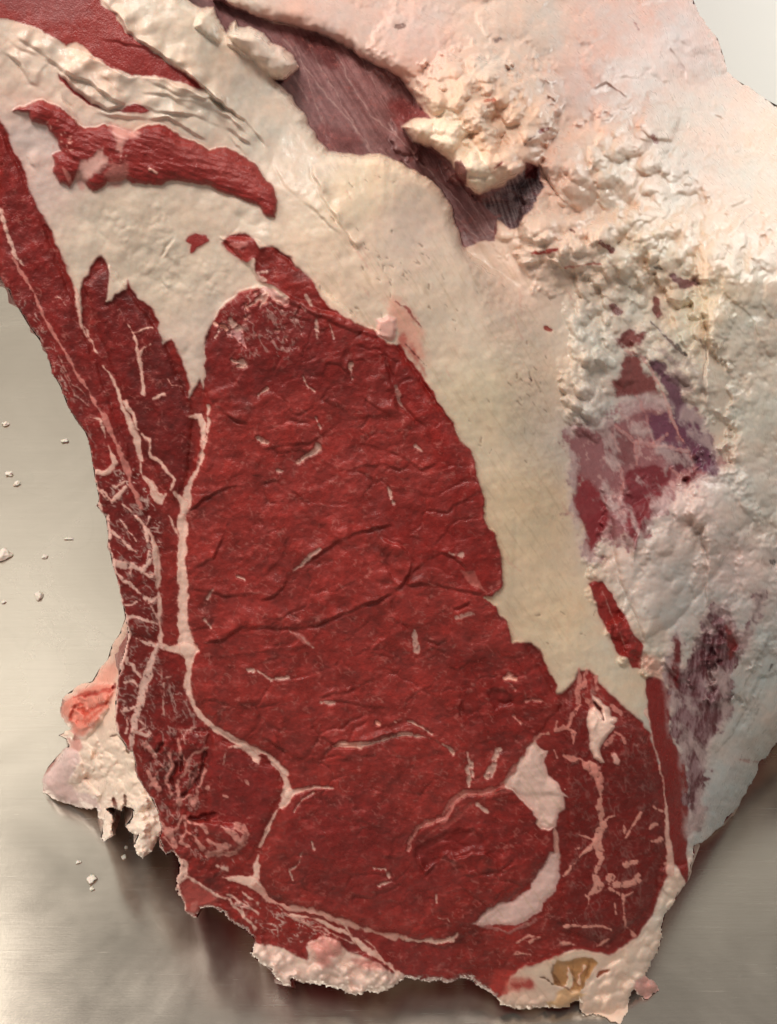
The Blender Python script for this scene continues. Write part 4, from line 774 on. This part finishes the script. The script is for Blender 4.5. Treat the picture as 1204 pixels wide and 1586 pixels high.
# ------------------------------------------------------------------ relief
# muscles bulge slightly, seams sit low
A.bump(P('0,200 60,330 125,500 200,700 245,850 240,990 190,980 150,800 80,600 0,450'), .002, 14)
A.bump(P('130,440 170,410 250,520 300,640 290,740 270,780 200,650'), .0025, 16)
A.bump(LOIN, .004, 22, False)
A.bump(P('340,365 400,370 480,430 560,500 600,525 540,512 430,462 395,425'), .0022, 12)
A.bump(P('330,1140 425,1190 440,1220 395,1320 385,1330 320,1290'), .0025, 16)
A.bump(P('875,1085 1000,1130 1030,1300 1010,1400 940,1465 870,1440 880,1300'), .003, 18)
# folds of the loin
for q, a, w, g, sd in (('930,600 1050,580 1130,520 1204,520', .0022, 16, .0014, -1),):
    A.lip(Z(0, 800, q), a, w, g, 2, sd)
def FL(q, a=.002, w=14, g=.0008, sd=-1, gw=2.2, ox=400, oy=800): A.lip(Z(ox, oy, q), a, w, g, gw, sd)
FL('-80,540 0,520 100,525 200,525 280,512 330,490 380,465 450,440 530,410 600,380 650,345 690,310 715,260 720,210 695,160 640,120 560,90', .0026, 20, .0016)
FL('0,410 60,385 110,345 170,265 230,220 300,170 340,145 400,110 470,80 560,60 640,40', .0022, 15, .0012)
FL('690,310 650,350 628,400 632,450 660,490 700,540', .0018, 14, .0012, 1); FL('680,322 760,322 840,325 900,340 960,355 1060,372', .002, 14, .001)
FL('700,300 740,250 800,200 860,175', .0015, 12, .0006, -1); FL('830,170 900,190 960,240 1000,290', .0014, 12, .0008); FL('280,845 350,835 420,822 480,795 520,770 550,758', .002, 14, .001)
FL('280,1030 320,1045 360,1072 420,1078 500,1062 560,1040 620,1020 720,1022 820,1042 920,1110', .0022, 12, .0012); FL('0,1025 50,1050 100,1080 150,1120 220,1150 300,1148 400,1140 480,1125 560,1120', .0018, 14, .0008)
FL('955,855 945,890 955,940 975,990', .0014, 10, .0018, 1); FL('510,640 530,600 560,570 620,560', .001, 12, .0004, 1); FL('330,490 300,440 340,400', .001, 12, .0004); FL('150,535 215,545 262,610', .0014, 12, .0006, 1)
FL('700,330 620,280 600,200 640,150', .0012, 20, .0004); FL('900,440 960,420 1000,400', .001, 8, .002); FL('760,570 840,600 900,570', .001, 8, .0018); FL('1100,850 1150,870 1204,850', .0015, 12, .002); FL('380,700 300,720 240,740 120,760', .001, 12, .0005)
FL('520,1000 600,980 700,950 760,985 820,1015', .0012, 10, .0005)
for q in ('200,560 150,600 60,610 0,600', '0,690 100,660 200,650', '540,640 620,660 720,640 760,680', '770,640 820,620 900,640', '300,880 400,870 520,890 620,900', '240,1000 280,960 400,930', '600,1080 640,1110 560,1150'): FL(q, .0008, 10, .0006)
def FT(q, a=.0008, w=14, g=.0005, sd=-1): A.lip(Z(400, 400, q), a, w, g, 2, sd)
for q in ('0,900 120,880 240,870 400,760 520,740 640,760', '420,700 380,660 320,640 240,700', '300,560 320,500 380,500 440,560', '640,560 650,660 720,740 800,800', '440,860 560,890 680,930 760,990 860,960', '350,980 420,1000 480,970 600,970 700,1000', '0,1060 80,1040 180,1100 260,1204', '420,480 500,480 560,460 600,450', '600,420 610,520 640,560', '760,560 800,640 900,760 960,880', '460,640 560,700 640,760', '200,400 120,440 60,560'): FT(q)
A.lip(Z(400, 400, '590,420 600,500 620,580 660,700 760,780'), .002, 30, .0006, 2, 1)
for q in ('960,640 1000,680 1090,760 1204,800', '860,1204 960,1120 1100,1060 1204,1100'): A.lip(Z(0, 400, q), .0016, 20, .001, 2, -1)
for q in ('880,340 960,350 1060,380 1204,360', '900,880 1000,860 1100,900', '1060,860 1204,920', '880,1000 1000,990 1100,1050 1204,1070', '900,250 1000,200 1060,60', '1100,200 1150,210'): A.lip(Z(0, 800, q), .0012, 14, .0007, 2, -1)
FB = lambda q, a=.0018, w=14, g=.0008, sd=-1: A.lip(Z(400, 1186, q), a, w, g, 2, sd)
FB('1204,20 1150,90 1060,130 960,130 900,180 870,240 780,270 725,320 705,400', .0012, 10, .0026); FB('640,130 500,110 440,60', .0012, 12, .0005); FB('880,415 930,430 1000,400 1060,402 1110,440 1130,490 1060,505 1000,515 950,520', .0024, 12, .001, 1)
FB('740,400 745,470 780,520 800,500 850,440', .002, 10, .002, -1); FB('1130,490 1160,470 1204,430', .0018, 12, .002); A.reg(None, Z(400, 1186, '730,400 790,340 880,300 1000,290 1080,340 1060,390 1000,400 930,425 880,412 800,500 770,515 745,460'), (120, 18, 17), None, rag=4, soft=5, up=-.0022, uw=8, mix=.5)
for q in ('300,240 460,260 600,300', '120,420 240,420 380,460', '400,600 560,640 700,640', '150,560 260,600 400,560', '560,420 640,440 700,420', '840,600 960,580 1060,640', '0,300 60,330 100,300'): FB(q, .0009, 14, .0005)
A.reg(None, Z(400, 800, '1060,820 1130,800 1204,830 1204,880 1100,900'), (112, 8, 8), None, rag=5, soft=6, up=-.002, uw=8, mix=.7)
# torn part deep gaps
for q, w in (('640,330 600,440 560,540 510,620', 7), ('590,830 700,820 800,790', 6), ('440,330 400,460 420,560', 5), ('700,220 690,330 640,500', 6), ('300,130 260,200', 5), ('500,250 480,380', 4)):
    A.stroke(Z(200, 1130, q, 6.02), w, (92, 5, 5), 0, rag=1.5, up=-.0026, mix=.8)
A.bump(Z(200, 1130, '560,860 700,840 850,870 1000,890 1100,950 1100,1060 1000,1150 740,1170 540,1000', 6.02), .004, 10)
A.bump(Z(200, 1130, '470,100 560,0 740,40 720,180 600,220 540,290 470,200', 6.02), .003, 10); A.bump(Z(200, 1130, '310,100 380,70 440,100 400,230 320,210', 6.02), .002, 6)
tw = A.box(P('195,1100 330,1100 400,1480 240,1340'), 20); sdt = A.sdpoly(P('200,1130 320,1110 330,1180 320,1300 400,1400 620,1520 380,1460 260,1340'), tw); mt = ss(-5, 25, sdt)
A.h[tw] += .0022 * mt * fbm(X[tw], Y[tw], 13, 4, 801, .6)
# upper-left layered flaps of fat
for q, a, w, g, sd in (('20,55 60,80 100,115 140,130 170,155 200,165', .004, 16, .002, -1), ('0,80 30,100 45,130 60,135', .003, 14, .002, -1), ('150,115 170,130 195,150', .002, 10, .001, -1), ('215,120 280,150 330,155 380,190 420,235', .003, 12, .0012, -1), ('205,160 240,175 300,180 360,205 395,235', .003, 12, .0014, -1),
                       ('250,150 300,160 350,180 400,225', .002, 9, .001, -1), ('140,175 200,185 260,185 330,225', .003, 10, .001, -1), ('90,140 120,185 130,200', .002, 10, .0016, 1), ('103,70 150,90 200,115 250,120 310,142 350,170 385,195', .003, 12, .001, 1), ('322,145 345,165 378,186', .003, 14, .002, -1), ('38,240 50,255 60,275', .002, 10, .002, -1)):
    A.lip(P(q), a * .6, w * 1.2, g * .5, 3, sd)
A.lip(P('156,0 182,25 196,51 233,76 272,103 318,140 360,180'), .0035, 18, .0015, 2.4, -1)
A.lip(P('90,113 100,123 123,146 143,159 173,171 199,163'), .003, 20, .002, 3, -1)
for q in ('150,60 220,75 300,110', '0,60 80,100 150,140', '60,150 110,180', '200,140 260,150 330,190 400,260', '420,250 440,290 490,330 540,380'): A.lip(P(q), .0008, 14, .0006, 2, -1)
A.lip(P('250,400 256,385 272,365'), .001, 8, .0014, 1.6, 1); A.lip(P('250,425 254,440 262,450'), .001, 8, .0012, 1.6, -1)
for q in ('345,40 350,70 380,90 420,95', '460,105 440,125 420,130', '480,250 485,275 500,300', '485,282 500,310 520,340 540,370 555,390'): A.lip(P(q), .002, 12, .0012, 2.4, -1)
A.bump(P('345,50 400,46 440,75 466,100 440,128 420,118 380,80'), .008, 22)
A.bump(P('312,14 345,42 340,70 300,40'), .004, 14)
# little dark nicks on the fat cap
r = np.random.default_rng(4)
for (cx, cy, n, sp) in ((600, 410, 22, 22), (640, 440, 10, 40), (820, 590, 14, 22), (700, 470, 10, 60), (800, 660, 12, 60), (620, 300, 10, 60), (840, 1010, 12, 50), (870, 520, 6, 60), (560, 470, 5, 30)):
    for i in range(n):
        x, y = r.normal(cx, sp), r.normal(cy, sp * .8); L = r.uniform(2, 8); t = math.radians(50 + r.normal() * 25)
        jj = int((x - A.x0) / STEP); ii = int((y - A.y0) / STEP)
        if A.fat[ii, jj] > .9: A.stroke([(x, y), (x + L * math.cos(t), y + L * math.sin(t))], r.uniform(1.2, 2.4), (132, 104, 84), .8, rag=.8, up=-.0004, mix=.55)
for q, c, w in (('845,508 853,512', (150, 40, 30), 5), ('818,583 822,590', (90, 60, 50), 3), ('980,32 990,46', (150, 60, 50), 4), ('835,205 848,198', (140, 40, 34), 4), ('808,228 830,212', (120, 70, 60), 2), ('825,392 862,388', (160, 34, 28), 5), ('930,375 948,388', (120, 30, 26), 6), ('884,356 889,360', (110, 50, 36), 4), ('766,262 780,250', (150, 34, 30), 4), ('1012,212 1018,218', (150, 56, 40), 9), ('876,415 930,408', (190, 120, 108), 3), ('752,158 765,156', (180, 110, 90), 6), ('615,42 625,40', (130, 100, 92), 6), ('770,62 774,60', (130, 108, 104), 5), ('1050,100 1058,108', (190, 150, 140), 7), ('1100,55 1110,50', (190, 170, 160), 6)):
    A.stroke(P(q), w, c, .6, rag=1.5, up=-.001, mix=.9)
for i in range(26):
    x, y = r.uniform(520, 880), r.uniform(290, 1000)
    if A.fat[int((y - A.y0) / STEP), int((x - A.x0) / STEP)] > .95 and x > 440 + (y - 290) * .55:
        t = math.radians(58 + r.normal() * 10); L = r.uniform(14, 50); A.stroke([(x, y), (x + L * .5 * math.cos(t), y + L * .5 * math.sin(t) + 2), (x + L * math.cos(t), y + L * math.sin(t))], [1, r.uniform(1.5, 3.5), 1], (206, 168, 142) if i % 3 else (198, 140, 126), .95, rag=1.6, soft=2.2, up=-.0002, mix=.4)
# lumps of kidney fat
KID = P('690,100 730,90 800,100 840,150 850,210 832,255 800,284 740,302 712,280 690,245 662,228 640,220 622,195 640,184 670,182 660,150')
A.bump(KID, .010, 40)
A.bump(P('625,196 640,186 672,184 678,200 668,222 655,228 640,212'), .006, 16)
TOPR = P('500,-60 1100,-60 1118,60 1180,180 1100,260 900,240 850,160 700,110 560,60')
A.curds(TOPR, 60, 30, 75, .16, 201); A.curds(P('720,-60 1100,-60 1118,60 1180,180 1100,300 870,260 850,160 780,90'), 170, 9, 34, .38, 202, pw=1.6)
B1 = P('850,230 1000,180 1204,300 1300,420 1204,480 1100,470 1060,420 900,410 800,385 775,350 790,354 830,310')
A.curds(B1, 110, 22, 50, .55, 203, pw=1.3); A.curds(B1, 260, 7, 22, .75, 204)
A.curds(P('1050,180 1300,230 1300,420 1150,330'), 60, 15, 45, .3, 205)
A.curds(KID, 34, 20, 36, .95, 206, pw=1.2); A.curds(KID, 60, 7, 18, .95, 207)
B2 = P('770,348 800,365 850,345 900,335 1000,330 1110,340 1130,420 1060,430 960,410 900,420 850,392 800,382')
A.curds(B2, 70, 12, 26, 1.0, 208, 1.9, 10); A.curds(B2, 120, 5, 13, 1.0, 209)
SIDE = P('1090,420 1300,380 1300,980 1150,900 1134,720 1114,560')
A.curds(SIDE, 40, 30, 60, .5, 210, 2.6, 92, 1.2); A.curds(SIDE, 110, 9, 28, .42, 211, 2.0, 95)
A.curds(P('1075,350 1160,330 1170,480 1100,520'), 24, 14, 30, .9, 212, 2.4, 85)
FLK = P('884,430 960,400 1060,430 1095,500 1085,640 960,520 935,650 900,690 876,640')
A.curds(FLK, 40, 14, 30, .5, 213, 2.2, 65); A.curds(FLK, 200, 4, 12, .95, 214, 2.0, 65); A.curds(P('872,600 900,570 930,640 915,670 885,680'), 40, 4, 10, 1.4, 215, 2, 40)
MIDF = P('940,840 1020,770 1120,740 1190,820 1190,950 1100,920 1060,1000 1050,1040 1022,1000 980,930')
A.curds(MIDF, 26, 34, 62, .5, 216, 2.6, 88, 1.2); A.curds(MIDF, 60, 9, 26, .42, 217, 2.2, 88)
A.bump(Z(800, 400, '440,1204 640,1100 820,1040 1000,1060 1040,1300 900,1500 740,1700 600,1780 480,1500'), .008, 60)
A.curds(P('900,862 930,850 945,880 930,900 912,900'), 22, 4, 9, 1.4, 218)
A.curds(P('1110,940 1300,900 1300,1160 1180,1170 1090,1290 1080,1180'), 60, 20, 60, .22, 219, 3.0, 115)
for q, a, w in (('1005,765 980,840 975,900', .004, 18), ('1090,800 1095,870 1090,960', .003, 20), ('890,430 860,400 845,392', .003, 20), ('1095,420 1093,560 1092,650', .004, 16), ('1130,460 1170,500 1175,560', .002, 16), ('1000,20 1060,110 1070,170', .003, 22), ('1090,170 1130,190 1130,180', .003, 16), ('860,250 820,260 790,285', .004, 14), ('975,215 1010,222 1040,215', .004, 14), ('900,150 940,130 980,160', .003, 18), ('1115,380 1170,330 1204,336', .003, 16)):
    A.lip(P(q), a, w * 1.3, .0003, 3, -1)
A.bump(P('1000,165 1040,155 1056,165 1050,200 1040,220 1005,215 985,195'), .008, 18)
A.curds(P('1038,1345 1066,1319 1090,1320 1080,1600 900,1600 905,1535 960,1490 1000,1440 1020,1400'), 150, 4, 15, .8, 220); A.curds(P('780,1540 880,1545 890,1575 780,1575'), 30, 4, 12, .7, 224); A.curds(CR0, 45, 9, 18, 1.1, 221); A.curds(CR0, 90, 3, 9, 1.2, 222); A.lumps(P('880,1500 1030,1500 1030,1600 880,1600'), .004, 26, 27, 8)
WHT = P('130,300 290,290 400,320 440,380 380,440 330,500 315,590 290,580 240,490 180,440 120,400'); A.lumps(WHT, .001, 40, 28, 20)
grit = P('150,320 260,300 300,380 380,400 350,460 260,480 200,420'); A.lumps(grit, .0005, 9, 29, 20)
A.h += A.fat * (.0016 * fbm(X, Y, 90, 4, 900, .55) + .00006 * fbm(X, Y, 14, 3, 910, .5) + .00003 * A.n2)
st = ss(420, 520, X) * ss(330, 420, Y) * ss(910, 860, X) * A.fat      # drawn, smooth fat cap: long shallow creases
A.h += st * .0006 * fbm(X, Y, 34, 3, 920, .5, 57, 5)
oc = (st * ss(.12, .4, fbm(X, Y, 7, 3, 940, .6, 57, 9)) * .32)[..., None]
A.col += (lin((188, 168, 140)).astype(np.float32) - A.col) * oc
ff = A.label == A.pid('flank_fat'); A.label[ff & (X > 520) & (Y > 330)] = A.pid('fat_cap')
# ------------------------------------------------------------------ overall form
tf = tface(X, Y)
F0 = [(0,0,.0),(150,60,.0),(300,60,.004),(0,300,0),(100,500,.0),(200,300,0),(300,450,0),(350,1000,0),(200,900,0),(200,1100,0),(300,1350,0),(550,700,0),(600,1000,0),(600,1300,0),(500,1480,0),(800,1100,0),(900,1300,.002),(980,1300,.006),(1030,1300,.012),(850,1500,.0),(1000,1450,.012),(700,1520,0),
      (450,150,.022),(500,300,.004),(600,280,.012),(690,340,.026),(650,450,.004),(700,600,.0),(740,500,.01),(800,450,.026),(800,700,.004),(840,900,.004),(900,1000,.006),(860,600,.016),(870,750,.014),(930,1000,.014),(990,1080,.014)]
BB = [(900,450,.05),(960,560,.05),(1000,650,.055),(930,750,.036),(950,850,.034),(1000,950,.034),(1040,1050,.035),(1060,1200,.030),(1070,1300,.028),(1150,1180,.085),(1120,1260,.07),(1200,1100,.10),(1120,1000,.065),(1200,950,.10),(1100,800,.06),(1200,750,.11),(1100,600,.08),(1200,550,.14),(1000,450,.08),(1100,400,.12),(1200,380,.18)]
BK = BB + [(700,600,.02),(600,500,.03),(350,40,.042),(500,130,.055),(600,220,.055),(700,300,.055),(760,350,.052),(820,300,.058),(700,380,.052),(500,20,.075),(700,60,.095),(740,200,.07),(650,200,.07),(850,200,.09),(900,50,.16),(1000,300,.11),(1050,50,.26),(1000,180,.16),(1110,120,.32),(1200,220,.34),(900,380,.06),(850,390,.045),(1270,400,.22),(300,-60,.06),(1000,-60,.3),(600,-60,.12)]
tF = tf + tps(F0 + BB, X, Y); tB = tf + tps(BK, X, Y)
FRONTC = FRONT + P('722,392 760,430 800,480 820,560 850,700 870,900 930,1050 1060,1330 1100,1700 -90,1700')
sdf = A.sdpoly(FRONTC, sl0) + 1.5 * A.n2
soft = 1.0 + 60 * ss(370, 520, Y)
w = np.where(Y < 370, (sdf > 0).astype(np.float32), ss(-soft, soft, sdf - 0))
# rounding of the front edge over the hollow
R = 20.0; x = np.clip(sdf / R, 0, 1); rd = (1 - np.sqrt(np.maximum(0, 1 - (1 - x) ** 2))) * .014 * (1 - ss(380, 440, Y))
T = tF * w + tB * (1 - w) + rd * w
# lump of outer fat stands over the hollow
sdt_ = A.sdpoly(TOPL, sl0); m = ss(-1.5, 1.5, sdt_) ; x = np.clip(sdt_ / 26, 0, 1)
T -= .016 * np.sqrt(np.maximum(0, 1 - (1 - x) ** 2)) * (sdt_ > 0) * ss(60, 10, np.abs(sdt_)) * 0 + (.014 * m * np.sqrt(np.maximum(0, 1 - (1 - x) ** 2))) * (1 - ss(250, 340, Y)) * ss(1100, 900, X)
# silhouettes turn away
edgeR = 5 + 40 * ss(1040, 1100, X) * ss(1330, 1280, Y) + 5 * ss(1350, 1450, Y); edgeD = .004 + .05 * ss(1040, 1100, X) * ss(1330, 1250, Y) + .004 * ss(1350, 1450, Y)
x = np.clip(sil / edgeR, 0, 1); T += edgeD * (1 - np.sqrt(np.maximum(0, 1 - (1 - x) ** 2)))
mask = sil > 0
TT = build_layer(A, T, mask, joint)
SHELL = [p for p in SIL if not (p[0] > 968 and p[1] > 1486) and not (p[0] > 860 and p[1] > 1552)]
back_shell('joint_back', A, TT, SHELL, joint, (.0004, .004, .02, .04, .06, .085, .11, .14, .17, .20, .24), (.0015, .012, .015, .018, .022, .026, .031, .038, .05, .07, .10), (620, 640), (142, 48, 44))  # unseen back of the joint, reddened and widened for its reflection in the table

# ------------------------------------------------------------------ the knuckle of fat, marrow and cartilage behind the flank
K = Layer(40, 930, 330, 1350, 1.3, (226, 205, 182))
KS = P('196,950 186,979 173,999 166,1023 153,1036 143,1054 123,1061 106,1072 96,1082 93,1099 100,1119 110,1129 90,1139 103,1146 106,1155 90,1169 73,1189 65,1210 66,1226 80,1237 106,1246 126,1254 150,1252 151,1266 161,1272 156,1299 160,1304 179,1294 173,1281 179,1270 166,1254 173,1251 189,1257 194,1247 206,1256 204,1268 194,1281 199,1288 214,1294 208,1309 213,1322 221,1332 236,1319 244,1307 246,1296 262,1290 300,1320 320,1200 300,950')
ks = K.sdpoly(KS, sl0) + 1.8 * K.n2
K.col = idwcol([(150,1010,226,176,156),(185,1000,224,196,178),(160,1060,228,188,170),(85,1200,214,190,180),(130,1230,214,190,182),(70,1225,206,180,165),(150,1160,232,216,196),(170,1220,226,210,188),(150,1200,234,218,200),(130,1220,232,216,200),(220,1280,238,224,208),(165,1290,238,224,208),(180,1110,222,196,176),(105,1100,216,186,170),(195,1150,232,218,200)], K.X, K.Y)
K.label[:] = K.pid('crumbly_fat')
K.reg('marrow', Z(50, 1040, '280,300 420,190 560,130 700,120 770,130 740,250 700,340 640,420 560,520 470,600 400,600 360,520 280,420', 6.02), (212, 136, 118), .8, rag=4, soft=5)
K.reg('marrow', Z(50, 1040, '560,100 620,10 700,-60 790,-80 800,20 760,120 660,120', 6.02), (228, 164, 144), .8, rag=3, soft=5, mix=.8)
for q, w, c in (('400,240 560,200 680,190 740,160', 5, (188, 66, 50)), ('360,440 400,330 460,310 500,400 560,350 640,300', 5, (190, 72, 54)), ('500,480 560,420 640,360 700,270', 4, (196, 84, 62)), ('770,120 750,150', 7, (130, 16, 14)), ('430,260 520,230 620,210', 3, (170, 50, 40)), ('430,360 520,380 470,470', 4, (200, 84, 64))):
    K.stroke(Z(50, 1040, q, 6.02), w, c, .5, rag=3, mix=.8, up=-.0015)
K.reg(None, Z(50, 1040, '340,620 380,560 440,600 470,700 420,750 340,700', 6.02), (216, 150, 140), .8, rag=3, soft=3, mix=.8)
K.reg('cartilage', Z(50, 1040, '90,1000 200,840 330,700 420,740 440,820 400,930 330,1020 400,1120 600,1150 640,1300 420,1350 180,1240 70,1080', 6.02), (214, 190, 184), 1, rag=3, soft=3)
K.stroke(Z(50, 1040, '330,690 250,770 180,860 100,990 80,1070 120,1140 190,1190 330,1260 440,1290 560,1280', 6.02), [3, 7, 4, 3, 2.5, 2.5, 3, 2.5, 3, 2], (158, 84, 74), .6, rag=1.5, mix=.8)
K.stroke(Z(50, 1040, '270,270 310,280 275,300 260,400 300,520', 6.02), [3, 3, 2, 2.5, 2], (140, 80, 70), .6, rag=1, mix=.8)
K.stroke(Z(50, 1040, '240,590 330,560 370,600', 6.02), [3, 10, 8], (236, 216, 196), 1, up=.002)
K.stroke(Z(50, 1040, '720,600 800,590 860,680 900,760', 6.02), [2, 2, 3, 3], (120, 84, 60), .6, up=-.002)
K.stroke(P('176,1238 180,1250 172,1256'), 5, (110, 60, 48), .4, up=-.003); K.stroke(P('193,1232 196,1245'), 4, (110, 70, 52), .4, up=-.003)
CRK = Z(50, 1040, '470,640 700,560 820,600 920,700 950,960 1060,1080 1200,1500 900,1900 600,1650 560,1300 500,1180 400,1120 340,1020 400,930 480,760', 6.02)
K.curds(CRK, 30, 12, 24, 1.0, 231); K.curds(CRK, 130, 4, 11, 1.2, 232); K.curds(CRK, 200, 2, 6, 1.3, 233)
K.bump(Z(50, 1040, '90,1000 330,700 440,760 500,1000 640,1150 640,1300 420,1350 180,1240 70,1080', 6.02), .010, 34)
K.bump(Z(50, 1040, '250,300 560,100 760,130 700,400 500,640 360,620', 6.02), .008, 24)
mk = K.sdpoly(Z(50, 1040, '340,420 420,240 640,180 700,300 560,440 450,520', 6.02), sl0); K.h -= .006 * ss(-6, 14, mk); K.lumps(Z(50, 1040, '300,440 380,220 640,160 740,200 600,500 450,560', 6.02), .006, 12, 35, 6)
K.h += .001 * fbm(K.X, K.Y, 30, 4, 990) + .0003 * K.n2; K.lumps(P('140,980 210,940 210,1060 150,1060'), .002, 22, 41, 10)
K.col *= (1 + .1 * fbm(K.X, K.Y, 18, 4, 960))[..., None]
kt = tps([(196,960,.60),(150,1030,.655),(100,1100,.672),(150,1120,.645),(70,1220,.690),(130,1250,.683),(85,1160,.68),(150,1190,.655),(200,1100,.615),(200,1200,.62),(160,1300,.625),(230,1320,.595),(250,1250,.595),(300,1000,.60),(300,1300,.60),(180,1290,.615)], K.X, K.Y)
kt = np.minimum(kt, ttable(K.X, K.Y) - .004)
x = np.clip(ks / 12, 0, 1); kt = kt + .010 * (1 - np.sqrt(np.maximum(0, 1 - (1 - x) ** 2)))
KT = build_layer(K, kt, ks > 0, joint)
back_shell('cartilage_back', K, KT, KS, joint, (.001, .02, .04), (.01, .05, .15), (190, 1130), (210, 180, 165))

# ------------------------------------------------------------------ crumbs of fat on the table
import bmesh
M_CR = crumb_material()
def crumb(px, py, wpx, hpx, seed, label, rot=0):
    t = float(ttable(px, py)); p = pos(px, py, t); r = wpx * .4 / FPX * t; r2 = hpx * .4 / FPX * t * 1.25
    bm = bmesh.new(); bmesh.ops.create_icosphere(bm, subdivisions=3, radius=1)
    for v in bm.verts:
        n = mnoise.noise(v.co * 1.4 + Vector((seed * 3.1, 0, 0))) * .75 + mnoise.noise(v.co * 3.3 + Vector((0, seed * 2.7, 0))) * .3
        v.co *= 1 + n; v.co = Vector((v.co.x * r, v.co.y * r2, max(v.co.z, -.6) * min(r, r2) * .5))
    zmin = min(v.co.z for v in bm.verts)
    for v in bm.verts: v.co.z -= zmin
    me = bpy.data.meshes.new('fat_crumb'); bm.to_mesh(me); bm.free(); me.materials.append(M_CR)
    for q in me.polygons: q.use_smooth = True
    o = bpy.data.objects.new('fat_crumb', me); COL.objects.link(o); o.location = (p[0], p[1], .0003); o.rotation_euler = (0, 0, rot)
    tag(o, label, 'crumb', 'fat crumbs scattered on the steel table')
crumb(6, 861, 30, 20, 1, 'biggest curled white fat crumb at the left edge of the table', .5)
crumb(61, 923, 14, 16, 2, 'square white fat crumb left of the marrow knuckle', .3)
crumb(70, 863, 11, 7, 3, 'thin pale fat crumb beside the biggest curled one')
crumb(9, 658, 13, 9, 4, 'topmost pale fat crumb on the left of the table')
crumb(101, 684, 13, 7, 5, 'small fat crumb nearest the edge of the flank')
crumb(27, 750, 11, 9, 6, 'lower of the two small fat crumbs lying close together')
crumb(15, 735, 13, 9, 7, 'upper of the two small fat crumbs lying close together')
crumb(142, 1363, 16, 13, 8, 'oval pinkish white crumb in the reddish reflection', .6)
crumb(143, 1377, 7, 6, 9, 'tiny fat speck touching the oval pinkish crumb')
crumb(193, 1328, 8, 8, 10, 'lower tiny speck beneath the hanging crumbly fat')
crumb(196, 1313, 6, 6, 11, 'upper tiny speck beneath the hanging crumbly fat')
crumb(122, 1336, 9, 5, 12, 'flat translucent fleck above the oval pinkish crumb', .5)
crumb(6, 933, 8, 5, 13, 'tiny flat crumb at the left edge below the curled one')
crumb(106, 835, 16, 4, 14, 'long thin pale sliver on the table above the square crumb')
